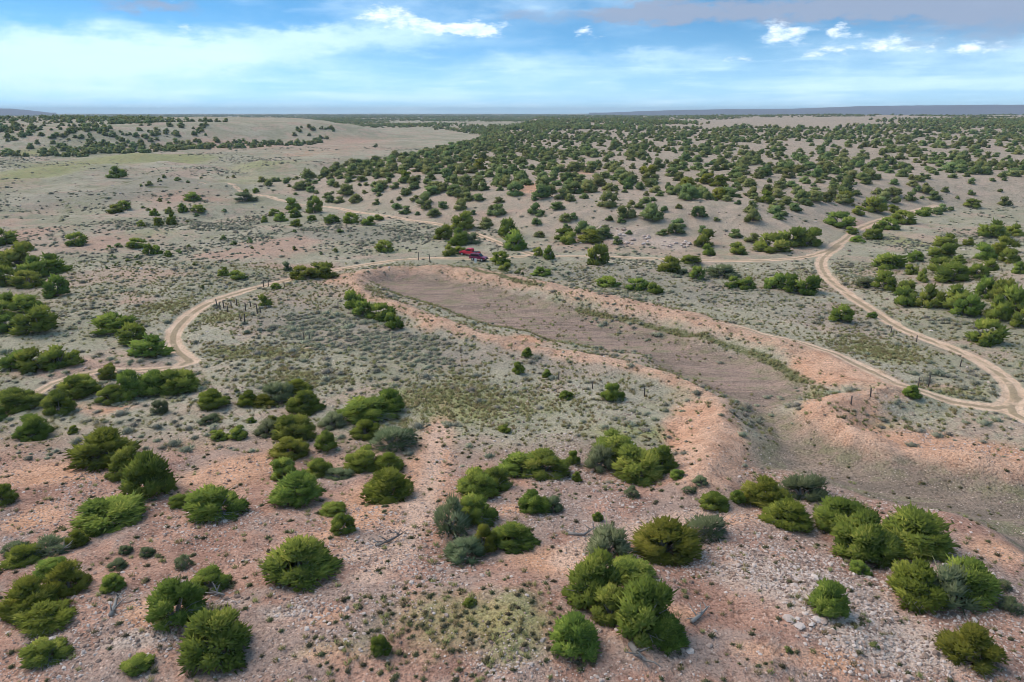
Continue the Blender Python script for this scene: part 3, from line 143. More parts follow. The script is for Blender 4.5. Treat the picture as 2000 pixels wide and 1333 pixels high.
SLABS = [(17.5,38.88,0.48,0.3,'a'),(17.65,38.94,0.48,0.3,'a'),(19.19,39.91,0.68,0.3,'a'),(17.43,38.29,0.44,0.3,'a'),(17.65,38.88,0.41,0.3,'a'),(19.27,39.86,0.68,0.3,'a'),(17.9,39.6,0.45,0.3,'a'),(15.94,35.41,0.74,0.32,'b'),(17.09,35.05,0.61,0.32,'b'),(16.44,35.39,0.41,0.32,'b'),(16.38,34.88,0.76,0.32,'b'),(17.68,35.37,0.47,0.32,'b'),(17.89,35.3,0.74,0.32,'b'),(17.56,35.38,0.53,0.32,'b'),(16.08,35.13,0.38,0.32,'b'),(15.9,34.06,0.34,0.31,'b'),(18.08,33.86,0.34,0.24,'b'),(16.36,34.12,0.37,0.24,'b'),(17.67,34.08,0.4,0.24,'b'),(17.3,33.58,0.34,0.24,'b'),(16.2,33.54,0.34,0.24,'b'),(8.85,32.72,0.28,0.24,'c'),(9.57,32.6,0.5,0.24,'c'),(9.23,32.69,0.36,0.24,'c'),(6.38,34.44,0.23,0.21,'c'),(6.07,35.71,0.53,0.21,'c'),(6.32,35.95,0.21,0.21,'c'),(5.84,33.88,0.45,0.21,'c'),(23.49,193.37,1.36,0.68,'h'),(28.18,196.33,0.96,0.69,'h'),(24.32,197.43,1.24,0.7,'h'),(29.85,196.41,0.83,0.69,'h'),(20.06,199.04,1.53,0.7,'h'),(23.26,196.54,0.96,0.69,'h'),(30.05,195.87,0.96,0.69,'h'),(20.27,199.83,0.98,0.7,'h'),(26.8,197.36,0.83,0.7,'h'),(24.66,196.79,1.79,0.69,'h'),(20.61,195.99,1.51,0.69,'h'),(23.45,193.03,1.22,0.68,'h'),(21.88,196.41,0.83,0.69,'h'),(23.99,196.89,1.65,0.7,'h'),(28.11,194.68,0.82,0.69,'h'),(22.11,197.36,0.97,0.7,'h'),(21.61,193.65,0.95,0.69,'h'),(19.55,193.31,1.36,0.68,'h'),(30.05,195.87,1.65,0.69,'h'),(26.09,193.6,1.49,0.69,'h'),(24.91,197.76,0.97,0.7,'h'),(28.24,191.56,1.61,0.68,'h'),(22.83,194.89,1.64,0.69,'h'),(25.96,193.66,1.36,0.69,'h'),(26.15,194.13,1.09,0.69,'h'),(28.71,191.05,0.94,0.68,'h'),(29.23,190.96,1.48,0.68,'h'),(19.59,193.8,0.95,0.69,'h'),(29.37,193.0,0.81,0.68,'h'),(20.95,195.27,1.37,0.69,'h'),(33.16,184.52,1.04,0.66,'h'),(25.34,184.39,0.78,0.66,'h'),(35.46,190.5,1.61,0.68,'h'),(33.66,185.16,1.3,0.66,'h'),(35.35,189.82,1.47,0.67,'h'),(29.02,186.35,1.44,0.66,'h'),(30.88,188.36,0.8,0.67,'h'),(26.1,187.26,1.19,0.67,'h'),(34.87,187.67,0.92,0.67,'h'),(29.51,187.08,1.32,0.66,'h'),(25.63,185.67,1.57,0.66,'h'),(26.69,187.8,1.19,0.67,'h'),(34.33,189.27,1.06,0.67,'h'),(30.64,185.78,0.92,0.66,'h'),(26.93,187.58,1.58,0.67,'h'),(31.33,188.73,1.59,0.67,'h'),(34.46,190.9,1.61,0.68,'h'),(28.13,189.64,1.6,0.67,'h'),(30.16,186.99,0.92,0.66,'h'),(35.4,190.12,0.94,0.67,'h'),(41.56,184.37,1.3,0.66,'h'),(44.13,181.91,0.77,0.65,'h'),(40.01,183.69,1.17,0.65,'h'),(43.06,183.51,0.91,0.65,'h'),(39.22,182.34,1.03,0.65,'h'),(43.03,181.49,1.28,0.65,'h'),(42.76,183.3,1.03,0.65,'h'),(44.59,183.4,1.55,0.65,'h'),(39.62,182.36,1.54,0.65,'h'),(42.39,183.97,0.91,0.65,'h'),(43.57,184.07,1.43,0.65,'h'),(39.09,186.34,0.92,0.66,'h'),(44.29,185.53,1.57,0.66,'h'),(40.38,183.62,1.04,0.65,'h'),(18.63,193.69,1.22,0.69,'h'),(21.08,192.38,1.49,0.68,'h'),(16.17,191.7,0.81,0.68,'h'),(13.37,187.92,1.59,0.67,'h'),(19.55,187.68,1.72,0.67,'h'),(14.77,190.85,1.21,0.68,'h'),(17.61,186.6,1.45,0.66,'h'),(21.38,192.71,1.49,0.68,'h'),(18.63,187.72,1.32,0.67,'h'),(20.19,191.51,1.62,0.68,'h')]
CARS = [(-9.93,166.85),(-7.89,163.45)]
FARM = [(0.1,-0.001),(0.146,0.0009),(0.1978,0.0028),(0.261,0.004),(0.3222,0.0042),(0.3577,0.0047),(0.4035,0.0064),(0.4367,0.0075),(0.4795,0.0079),(0.5155,0.008),(0.5549,0.0083),(0.6106,0.008),(0.714,0.0069),(0.8184,0.0028)]
FARM2 = [(-0.7148,0.0031),(-0.6419,0.0043),(-0.6067,0.0049),(-0.5793,0.0042),(-0.5607,0.0024),(-0.5369,-0.0009)]

# ---------------------------------------------------------------- the lie of the land (metres; x right, y away, z up)
def sstep(a, b, v):
    t = np.clip((v - a) / (b - a), 0, 1); return t * t * (3 - 2 * t)
def _hash(ix, iy, seed):
    h = (ix.astype(np.int64) * 374761393 + iy.astype(np.int64) * 668265263 + seed * 974634217) & 0x7fffffff
    h = ((h ^ (h >> 13)) * 1274126177) & 0x7fffffff
    h = ((h ^ (h >> 16)) * 374761393) & 0x7fffffff
    return ((h >> 7) & 0xffff) / 65535.0
def vnoise(x, y, s, seed=0):
    x = x / s; y = y / s
    ix = np.floor(x); iy = np.floor(y); fx = x - ix; fy = y - iy
    fx = fx * fx * (3 - 2 * fx); fy = fy * fy * (3 - 2 * fy)
    a = _hash(ix, iy, seed); b = _hash(ix + 1, iy, seed); c = _hash(ix, iy + 1, seed); d = _hash(ix + 1, iy + 1, seed)
    return (a + (b - a) * fx) * (1 - fy) + (c + (d - c) * fx) * fy - 0.5
def fbm(x, y, s, seed=0, n=4):
    t = 0; w = 1.0
    for i in range(n):
        t = t + w * vnoise(x, y, s / 2 ** i, seed + i * 17); w *= 0.5
    return t
def seg_dist(x, y, pl):
    best = np.full(np.shape(x), 1e9)
    for (ax, ay), (bx, by) in zip(pl[:-1], pl[1:]):
        dx, dy = bx - ax, by - ay; L = dx * dx + dy * dy + 1e-9
        t = np.clip(((x - ax) * dx + (y - ay) * dy) / L, 0, 1)
        best = np.minimum(best, np.hypot(x - ax - t * dx, y - ay - t * dy))
    return best
def poly_sd(x, y, pg):
    """signed distance, positive inside"""
    ins = np.zeros(np.shape(x), bool); n = len(pg)
    for i in range(n):
        (ax, ay), (bx, by) = pg[i], pg[(i + 1) % n]
        c = (ay > y) != (by > y)
        with np.errstate(divide='ignore', invalid='ignore'):
            xi = (bx - ax) * (y - ay) / ((by - ay) if by != ay else 1e-9) + ax
        ins ^= c & (x < xi)
    d = seg_dist(x, y, list(pg) + [pg[0]])
    return np.where(ins, d, -d)
def boxed(fn, x, y, pts, margin, far):
    """evaluate fn only near pts"""
    p = np.array(pts); out = np.full(np.shape(x), far, float)
    m = (x > p[:, 0].min() - margin) & (x < p[:, 0].max() + margin) & (y > p[:, 1].min() - margin) & (y < p[:, 1].max() + margin)
    if m.any(): out[m] = fn(x[m], y[m], pts)
    return out
HILL = [(-110, 318), (-84, 285), (-54, 256), (-28, 222), (2, 196), (25, 184), (55, 180), (82, 183), (98, 208), (122, 232), (165, 256), (260, 262), (420, 240), (700, 300), (2600, 900), (2600, 2600), (60, 2600), (10, 1100), (-40, 680), (-84, 430)]
RIDGE = [(-900, 480), (-420, 520), (-300, 545), (-250, 620), (-215, 690), (-150, 720), (-120, 790), (-200, 1000), (-420, 1100), (-1400, 1300)]
RHILL = [(75, 95), (66, 120), (78, 150), (100, 180), (150, 190), (400, 190), (600, 60), (200, 60), (110, 80)]
def z_base(x, y):
    r = np.hypot(x, y)
    z = 0.012 * np.clip(y - 190, 0, 900) + 0.0015 * np.clip(y - 1100, 0, 3000)
    z = z + 4.6 * np.exp(-((x + 6) / 55.0) ** 2 - ((y - 34) / 24.0) ** 2)                # the stony knoll in front
    z = z + 1.6 * np.exp(-((x + 62) / 26.0) ** 2 - ((y - 118) / 30.0) ** 2)
    s = boxed(poly_sd, x, y, HILL, 400, -400.0)
    z = z + 6.5 * sstep(-4, 34, s + 6 * fbm(x, y, 45, 3)) + 0.012 * np.clip(s - 20, 0, 500)
    s2 = boxed(poly_sd, x, y, RIDGE, 400, -400.0)
    z = z + 17.0 * sstep(-25, 95, s2 + 30 * fbm(x, y, 110, 5))
    s3 = boxed(poly_sd, x, y, RHILL, 200, -200.0)
    z = z + 3.0 * sstep(-5, 40, s3 + 8 * fbm(x, y, 30, 9))
    z = z + fbm(x, y, 60, 1) * 1.3 * sstep(60, 260, r) + fbm(x, y, 400, 2) * 5 * sstep(300, 900, r)
    lft = sstep(-40, -90, x) * sstep(170, 240, y) * sstep(620, 420, y)                   # gullied flat on the left
    z = z + lft * (np.abs(fbm(x, y, 60, 21)) * 9 - 2.0)
    return z
def z_full(x, y):
    z = z_base(x, y)
    near = (y > 15) & (y < 230) & (np.abs(x) < 170)
    if near.any():
        xn, yn = x[near], y[near]
        wob = fbm(xn, yn, 9, 31)
        pd = poly_sd(xn, yn, POND) + wob * 2.2
        lb = poly_sd(xn, yn, LOWER) + wob * 2.5
        add = np.zeros(xn.shape)
        for pl, h, w in BERMS:
            d = seg_dist(xn, yn, pl) + wob * 1.2
            add = np.maximum(add, h * np.clip(1.08 - np.abs(d) / (1.75 * w), 0, 1) ** 1.15 * (1 + 0.4 * fbm(xn, yn, 5, 37)))
        add = add * sstep(2.5, -3.0, np.maximum(pd, lb)) - 1.5 * sstep(-2.0, 5.0, pd) - 1.7 * sstep(-1.5, 6.0, lb)
        rd = np.full(xn.shape, 99.0)
        for pl, hw in ROADS: rd = np.minimum(rd, seg_dist(xn, yn, pl) / hw)
        rill = sstep(2.0, 1.0, rd)
        fine = fbm(xn, yn, 6, 41) * 0.55 + fbm(xn, yn, 1.7, 43, 3) * 0.22
        rut = -0.09 * np.exp(-((rd - 0.52) / 0.2) ** 2)
        z[near] = z[near] + add + fine * (1 - 0.85 * rill) * sstep(6, -1, np.maximum(pd, lb)) + rut - 0.10 * rill
    return z
def masks(x, y):
    x = np.asarray(x, float); y = np.asarray(y, float)
    m = {}
    wob = fbm(x, y, 9, 31)
    m['pond'] = boxed(poly_sd, x, y, POND, 60, -60.0) + wob * 2.2
    m['lower'] = boxed(poly_sd, x, y, LOWER, 60, -60.0) + wob * 2.5
    b = np.full(x.shape, 60.0)
    for pl, h, w in BERMS: b = np.minimum(b, boxed(seg_dist, x, y, pl, 30, 60.0) / w * 3.2)
    m['berm'] = b + wob * 1.5
    r = np.full(x.shape, 50.0)
    for pl, hw in ROADS: r = np.minimum(r, boxed(seg_dist, x, y, pl, 30, 60.0) / hw)
    m['road'] = r
    for kind in 'ogwps':
        t = np.zeros(x.shape)
        for bx, by, rx, ry, kk, amp in BLOBS:
            if kk != kind: continue
            near = (np.abs(x - bx) < 3 * rx) & (np.abs(y - by) < 3 * ry)
            if near.any(): t[near] += amp * np.exp(-((x[near] - bx) / rx) ** 2 - ((y[near] - by) / ry) ** 2)
        m[kind] = t
    m['hill'] = boxed(poly_sd, x, y, HILL, 120, -120.0)
    gl = np.full(x.shape, 50.0)
    for pl in GREENLINES: gl = np.minimum(gl, boxed(seg_dist, x, y, pl, 12, 50.0))
    m['line'] = gl
    tl = np.full(x.shape, 50.0)
    for pl in TRAILS: tl = np.minimum(tl, boxed(seg_dist, x, y, pl, 12, 50.0))
    m['trail'] = tl
    # stony red knoll in the foreground against the grey-green flat behind it
    m['fore'] = sstep(70, 56, y + 8 * fbm(x, y, 22, 51) - 0.0022 * np.clip(-x, 0, 90) ** 2)
    return m

RNG = np.random.default_rng(11)
random.seed(5)
# ---------------------------------------------------------------- materials
def new_mat(name):
    m = bpy.data.materials.new(name); m.use_nodes = True
    return m, NT(m.node_tree)
def finish(k, col, rough=0.9, spec=0.15, normal=None, metal=0.0):
    b = k.n('ShaderNodeBsdfPrincipled'); k.put((col + (1.0,))[:4] if isinstance(col, tuple) else col, b.inputs['Base Color'])
    k.put(rough, b.inputs['Roughness']); b.inputs['Specular IOR Level'].default_value = spec; b.inputs['Metallic'].default_value = metal
    if normal is not None: k.put(normal, b.inputs['Normal'])
    o = k.n('ShaderNodeOutputMaterial'); k.t.links.new(b.outputs[0], o.inputs[0]); return b
def bump(k, h, strength, dist):
    b = k.n('ShaderNodeBump'); b.inputs['Strength'].default_value = strength; b.inputs['Distance'].default_value = dist
    k.put(h, b.inputs['Height']); return b.outputs[0]
def ground_material():
    m, k = new_mat('ground_soil')
    P = k.n('ShaderNodeNewGeometry').outputs['Position']
    A = lambda n: k.attr('m_' + n).outputs['Fac']
    nL = k.noise(P, 0.035, 3, 0.6); nM = k.noise(P, 0.22, 4, 0.62); nF = k.noise(P, 1.1, 3, 0.65); nX = k.noise(P, 4.5, 2, 0.7)
    nY = k.noise(k.vmath('ADD', P, (31.0, 7.0, 3.0)), 0.45, 5, 0.65)
    def soft(name, a=0.22, b=0.8, amt=0.9, n=nM):
        return k.mapr(k.math('ADD', A(name), k.math('MULTIPLY', k.math('SUBTRACT', n, 0.5), amt)), a, b)
    c = k.mix(k.mapr(nL, 0.35, 0.65), (0.295, 0.29, 0.205), (0.41, 0.385, 0.295))
    c = k.mix(k.math('MULTIPLY', k.mapr(nY, 0.5, 0.72), 0.55), c, (0.40, 0.325, 0.255))
    c = k.mix(k.math('MULTIPLY', k.mapr(nM, 0.52, 0.66), 0.6), c, (0.25, 0.255, 0.15))
    nB = k.noise(k.vmath('ADD', P, (91.0, 17.0, 3.0)), 0.05, 5, 0.7, 0.4)
    c = k.mix(k.math('MULTIPLY', k.mapr(nB, 0.49, 0.60), 0.8), c, (0.44, 0.335, 0.265))
    c = k.mix(k.math('MULTIPLY', k.mapr(nB, 0.42, 0.32), 0.6), c, (0.27, 0.27, 0.20))
    hill = k.math('MULTIPLY', k.mapr(A('hill'), -6, 12), 0.8)
    c = k.mix(hill, c, k.mix(k.mapr(nM, 0.38, 0.64), (0.37, 0.315, 0.25), (0.47, 0.37, 0.30)))
    c = k.mix(A('fore'), c, k.mix(k.mapr(nM, 0.36, 0.66), (0.31, 0.185, 0.142), (0.455, 0.28, 0.212)))
    gp = k.math('MULTIPLY', A('fore'), k.mapr(k.noise(k.vmath('ADD', P, (5.0, 57.0, 9.0)), 0.12, 5, 0.68, 0.5), 0.47, 0.57))
    c = k.mix(k.math('MULTIPLY', gp, 0.62), c, (0.335, 0.275, 0.24))
    c = k.mix(k.math('MULTIPLY', soft('s'), 0.6), c, (0.275, 0.26, 0.215))
    c = k.mix(k.math('MULTIPLY', soft('p'), 0.85), c, (0.47, 0.315, 0.245))
    c = k.mix(k.math('MULTIPLY', soft('g', n=nY), 0.75), c, k.mix(k.mapr(nY, 0.35, 0.7), (0.33, 0.32, 0.13), (0.26, 0.30, 0.13)))
    c = k.mix(soft('o', 0.15, 0.7), c, k.mix(k.mapr(nY, 0.35, 0.68), (0.51, 0.295, 0.19), (0.61, 0.38, 0.265)))
    c = k.mix(k.math('MULTIPLY', soft('w', 0.35, 1.0, 1.0, nY), 0.7), c, (0.52, 0.445, 0.385))
    tr = k.mapr(k.math('ADD', A('trail'), k.math('MULTIPLY', k.math('SUBTRACT', nM, 0.5), 2.0)), 1.7, 0.3)
    c = k.mix(k.math('MULTIPLY', tr, 0.8), c, (0.60, 0.43, 0.335))
    bm = k.mapr(k.math('ADD', A('berm'), k.math('MULTIPLY', k.math('SUBTRACT', nM, 0.5), 5.0)), 4.4, 1.5)
    bm = k.math('MULTIPLY', bm, k.mapr(nF, 0.30, 0.52, 0.45, 1.0)); c = k.mix(k.math('MULTIPLY', bm, 0.9), c, k.mix(k.mapr(nY, 0.35, 0.65), (0.45, 0.275, 0.19), (0.60, 0.40, 0.29)))
    mp = k.n('ShaderNodeMapping'); mp.inputs['Rotation'].default_value = (0, 0, math.radians(43)); mp.inputs['Scale'].default_value = (0.16, 1.0, 1.0); k.put(P, mp.inputs['Vector'])
    nS1 = k.noise(mp.outputs[0], 0.55, 5, 0.65, 0.6)
    for nm in ('pond', 'lower'):
        pm = k.mapr(k.math('ADD', A(nm), k.math('MULTIPLY', k.math('SUBTRACT', nY, 0.5), 3.0)), -0.6, 2.2)
        c = k.mix(k.math('MULTIPLY', pm, 0.93), c, (k.mix(k.mapr(nS1, 0.38, 0.62), (0.225, 0.172, 0.143), (0.39, 0.275, 0.23)) if nm == 'pond' else k.mix(k.mapr(nS1, 0.38, 0.62), (0.20, 0.168, 0.135), (0.30, 0.235, 0.19))))
        edge = k.math('MULTIPLY', k.mapr(A(nm), 0.2, 2.2), k.mapr(A(nm), 5.0, 2.0))
        c = k.mix(k.math('MULTIPLY', k.math('MULTIPLY', edge, k.mapr(nY, 0.42, 0.62)), 0.6), c, (0.20, 0.205, 0.105))
        mud = k.math('MULTIPLY', k.mapr(A(nm), 1.0, 4.0), k.mapr(k.math('ADD', k.math('MULTIPLY', nS1, 0.6), k.math('MULTIPLY', nM, 0.4)), 0.49, 0.60))
        c = k.mix(k.math('MULTIPLY', mud, 0.78), c, (0.21, 0.21, 0.125))
    ln = k.mapr(k.math('ADD', A('line'), k.math('MULTIPLY', k.math('SUBTRACT', nF, 0.5), 1.6)), 1.1, 0.3)
    c = k.mix(k.math('MULTIPLY', ln, 0.9), c, (0.125, 0.14, 0.06))
    rd = k.math('ADD', A('road'), k.math('ADD', k.math('MULTIPLY', k.math('SUBTRACT', nF, 0.5), 0.7), k.math('MULTIPLY', k.math('SUBTRACT', nM, 0.5), 0.8)))
    rm = k.mapr(rd, 1.22, 0.85)
    strip = k.math('MULTIPLY', k.mapr(A('road'), 0.42, 0.24), k.mapr(nM, 0.30, 0.44))
    rc = k.mix(k.mapr(nY, 0.35, 0.65), (0.56, 0.405, 0.29), (0.70, 0.53, 0.395))
    rc = k.mix(k.math('MULTIPLY', strip, 0.9), rc, (0.33, 0.26, 0.17))
    c = k.mix(k.math('MULTIPLY', rm, 0.94), c, rc)
    # grit: light chips and dark litter too small to pick apart
    far = k.mapr(A('dist'), 120, 420)
    ln_ = k.math('SUBTRACT', 1.0, k.math('MULTIPLY', rm, 0.75))
    v = k.n('ShaderNodeTexVoronoi'); v.inputs['Scale'].default_value = 3.4; k.put(P, v.inputs['Vector'])
    chip = k.math('MULTIPLY', k.mapr(v.outputs['Distance'], 0.30, 0.12), k.mapr(k.noise(P, 0.6, 3, 0.6), 0.40, 0.55))
    c = k.mix(k.math('MULTIPLY', k.math('MULTIPLY', chip, ln_), 0.5), c, (0.68, 0.56, 0.48))
    dk = k.math('MULTIPLY', k.mapr(nX, 0.53, 0.64), k.mapr(nF, 0.42, 0.56))
    c = k.mix(k.math('MULTIPLY', k.math('MULTIPLY', dk, ln_), 0.72), c, (0.10, 0.08, 0.065))
    # at a distance low scrub reads as mottling
    nS = k.noise(P, 0.30, 3, 0.75)
    c = k.mix(k.math('MULTIPLY', k.math('MULTIPLY', k.mapr(nS, 0.55, 0.66), far), 0.62), c, (0.17, 0.165, 0.115))
    gr = k.math('MULTIPLY', k.mapr(nX, 0.32, 0.68, 0.48, 1.5, False), k.mapr(nF, 0.32, 0.68, 0.80, 1.18, False))
    gr = k.math('ADD', k.math('MULTIPLY', k.math('SUBTRACT', gr, 1.0), k.math('SUBTRACT', 1.0, k.math('MULTIPLY', rm, 0.55))), 1.04)
    c = k.mix(1.0, c, k.comb(gr, gr, gr), 'MULTIPLY')
    c = k.mix(1.0, c, (1.16, 1.05, 0.97), 'MULTIPLY')
    nrm = bump(k, k.math('ADD', nF, k.math('MULTIPLY', nX, 0.6)), 0.9, 0.22)
    finish(k, c, 0.95, 0.05, nrm)
    return m
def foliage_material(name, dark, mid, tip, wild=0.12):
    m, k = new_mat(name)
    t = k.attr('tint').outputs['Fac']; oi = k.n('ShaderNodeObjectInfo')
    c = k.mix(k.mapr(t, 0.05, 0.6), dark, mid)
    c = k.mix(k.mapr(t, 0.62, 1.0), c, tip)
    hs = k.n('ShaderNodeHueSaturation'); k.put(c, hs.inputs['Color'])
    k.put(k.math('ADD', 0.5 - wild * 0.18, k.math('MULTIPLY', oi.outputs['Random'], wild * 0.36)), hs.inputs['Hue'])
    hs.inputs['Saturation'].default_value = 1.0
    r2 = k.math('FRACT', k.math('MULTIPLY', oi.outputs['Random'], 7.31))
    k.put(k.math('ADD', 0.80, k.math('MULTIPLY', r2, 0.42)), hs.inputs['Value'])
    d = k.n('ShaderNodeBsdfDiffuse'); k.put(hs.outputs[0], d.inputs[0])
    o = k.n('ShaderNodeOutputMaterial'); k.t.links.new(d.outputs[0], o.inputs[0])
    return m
def plain(name, col, rough=0.8, spec=0.2, var=0.25, scale=3.0, metal=0.0):
    m, k = new_mat(name)
    P = k.n('ShaderNodeTexCoord').outputs['Object']; oi = k.n('ShaderNodeObjectInfo')
    n = k.noise(P, scale, 4, 0.6)
    f = k.math('ADD', 1 - var, k.math('MULTIPLY', n, 2 * var))
    f = k.math('MULTIPLY', f, k.math('ADD', 1 - var, k.math('MULTIPLY', oi.outputs['Random'], 2 * var)))
    hs = k.n('ShaderNodeHueSaturation'); hs.inputs['Color'].default_value = col + (1,); k.put(f, hs.inputs['Value'])
    finish(k, hs.outputs[0], rough, spec, metal=metal)
    return m
def rock_material(name, a, b):
    m, k = new_mat(name)
    P = k.n('ShaderNodeTexCoord').outputs['Object']; oi = k.n('ShaderNodeObjectInfo')
    n = k.noise(P, 2.2, 4, 0.65)
    c = k.mix(oi.outputs['Random'], a, b)
    c = k.mix(k.math('MULTIPLY', k.mapr(n, 0.45, 0.7), 0.45), c, (0.30, 0.22, 0.17))
    finish(k, c, 0.9, 0.15, bump(k, n, 0.4, 0.05)); return m
M = {}
M['ground'] = ground_material()
M['green'] = foliage_material('juniper_green', (0.082, 0.114, 0.024), (0.160, 0.198, 0.036), (0.30, 0.305, 0.064))
M['olive'] = foliage_material('juniper_olive', (0.082, 0.098, 0.018), (0.172, 0.184, 0.030), (0.30, 0.285, 0.06))
M['grey'] = foliage_material('sage_grey', (0.075, 0.095, 0.045), (0.14, 0.165, 0.08), (0.24, 0.255, 0.14))
M['distant'] = foliage_material('juniper_distant', (0.085, 0.108, 0.040), (0.165, 0.195, 0.066), (0.29, 0.30, 0.12), 0.22)  # bluish haze of distance is put into these leaf colours
M['sage'] = foliage_material('low_sage', (0.21, 0.195, 0.135), (0.37, 0.35, 0.245), (0.57, 0.54, 0.41), 0.25)
M['straw'] = foliage_material('bunch_grass', (0.15, 0.14, 0.06), (0.29, 0.26, 0.12), (0.42, 0.39, 0.22), 0.25)
M['dry'] = foliage_material('dry_forb', (0.09, 0.082, 0.045), (0.17, 0.155, 0.08), (0.29, 0.26, 0.14), 0.25)
M['bark'] = plain('juniper_bark', (0.20, 0.175, 0.155))
M['dead'] = plain('dead_wood', (0.25, 0.225, 0.205))
M['post'] = plain('weathered_post', (0.15, 0.12, 0.10))
M['rock'] = rock_material('pale_stone', (0.50, 0.35, 0.28), (0.74, 0.60, 0.52))
M['rockd'] = rock_material('brown_stone', (0.22, 0.15, 0.12), (0.46, 0.31, 0.23))

# ---------------------------------------------------------------- mesh helpers
def tag(o, label=None, cat=None, group=None, kind=None):
    for a, v in (('label', label), ('category', cat), ('group', group), ('kind', kind)):
        if v: o[a] = v
    return o
def mesh_np(name, V, Fc, mats, smooth=True, normals=None, attrs=None, midx=None):
    me = bpy.data.meshes.new(name)
    V = np.asarray(V, np.float32); Fc = np.asarray(Fc, np.int32); k = Fc.shape[1]
    me.vertices.add(len(V)); me.vertices.foreach_set('co', V.ravel())
    me.loops.add(Fc.size); me.loops.foreach_set('vertex_index', Fc.ravel())
    me.polygons.add(len(Fc)); me.polygons.foreach_set('loop_start', np.arange(0, Fc.size, k, dtype=np.int32))
    me.polygons.foreach_set('loop_total', np.full(len(Fc), k, np.int32))
    me.polygons.foreach_set('use_smooth', np.full(len(Fc), smooth, bool))
    for mm in mats: me.materials.append(mm)
    if midx is not None: me.polygons.foreach_set('material_index', np.asarray(midx, np.int32))
    me.update(calc_edges=True); me.validate()
    for a, v in (attrs or {}).items():
        at = me.attributes.new(a, 'FLOAT', 'POINT'); at.data.foreach_set('value', np.asarray(v, np.float32))
    if normals is not None: me.normals_split_custom_set_from_vertices([tuple(n) for n in normals])
    return me
def obj(name, me, parent=None, loc=(0, 0, 0), rot=(0, 0, 0), scale=(1, 1, 1)):
    o = bpy.data.objects.new(name, me); COL.objects.link(o); o.parent = parent
    o.location = loc; o.rotation_euler = rot; o.scale = scale
    return o
def empty(name, loc, rz=0, scale=(1, 1, 1)):
    o = bpy.data.objects.new(name, None); COL.objects.link(o); o.location = loc; o.rotation_euler = (0, 0, rz); o.scale = scale
    o.empty_display_size = 0.3
    return o
class MB:
    """collects vertices and faces for one mesh"""
    def __init__(s): s.v = []; s.f = []
    def box(s, c, d, taper=(1, 1), rot=0.0):
        x, y, z = d[0] / 2, d[1] / 2, d[2] / 2; b = len(s.v); cr, sr = math.cos(rot), math.sin(rot)
        for sz in (-1, 1):
            tx, ty = (1, 1) if sz < 0 else taper
            for sx, sy in ((-1, -1), (1, -1), (1, 1), (-1, 1)):
                px, py = sx * x * tx, sy * y * ty
                s.v.append((c[0] + px * cr - py * sr, c[1] + px * sr + py * cr, c[2] + sz * z))
        for f in ((0, 3, 2, 1), (4, 5, 6, 7), (0, 1, 5, 4), (1, 2, 6, 5), (2, 3, 7, 6), (3, 0, 4, 7)): s.f.append(tuple(b + i for i in f))
    def prism(s, prof, y0, y1, inset=0.0):
        """side profile (x, z) extruded across y, its rim rounded by inset"""
        n = len(prof); cx = sum(p[0] for p in prof) / n; cz = sum(p[1] for p in prof) / n
        rings = [(y0, 1 - inset), (y0 + (y1 - y0) * 0.06, 1), (y1 - (y1 - y0) * 0.06, 1), (y1, 1 - inset)]
        b = len(s.v)
        for y, q in rings:
            for (px, pz) in prof: s.v.append((cx + (px - cx) * q, y, cz + (pz - cz) * q))
        for r in range(3):
            for i in range(n):
                j = (i + 1) % n; s.f.append((b + r * n + i, b + r * n + j, b + (r + 1) * n + j, b + (r + 1) * n + i))
        s.f.append(tuple(b + i for i in range(n - 1, -1, -1))); s.f.append(tuple(b + 3 * n + i for i in range(n)))
    def cyl(s, c, r, y0, y1, n=14):
        b = len(s.v)
        for y in (y0, y1):
            for i in range(n):
                a = 2 * math.pi * i / n; s.v.append((c[0] + r * math.cos(a), y, c[1] + r * math.sin(a)))
        for i in range(n): j = (i + 1) % n; s.f.append((b + i, b + n + i, b + n + j, b + j))
        s.f.append(tuple(b + i for i in range(n))); s.f.append(tuple(b + n + i for i in range(n - 1, -1, -1)))
    def tube(s, pts, rads, n=5):
        b = len(s.v); pts = [Vector(p) for p in pts]
        for i, p in enumerate(pts):
            d = (pts[min(i + 1, len(pts) - 1)] - pts[max(i - 1, 0)]).normalized()
            u = d.orthogonal().normalized(); w = d.cross(u)
            for q in range(n):
                a = 2 * math.pi * q / n; s.v.append(tuple(p + (u * math.cos(a) + w * math.sin(a)) * rads[i]))
        for i in range(len(pts) - 1):
            for q in range(n):
                r = (q + 1) % n; s.f.append((b + i * n + q, b + i * n + r, b + (i + 1) * n + r, b + (i + 1) * n + q))
        s.f.append(tuple(b + q for q in range(n - 1, -1, -1))); e = b + (len(pts) - 1) * n; s.f.append(tuple(e + q for q in range(n)))
    def mesh(s, name, mat, smooth=False):
        me = bpy.data.meshes.new(name); me.from_pydata(s.v, [], s.f); me.materials.append(mat)
        me.polygons.foreach_set('use_smooth', np.full(len(me.polygons), smooth, bool)); me.update(); return me
    def build(s, name, mat, parent=None, smooth=False): return obj(name, s.mesh(name, mat, smooth), parent)

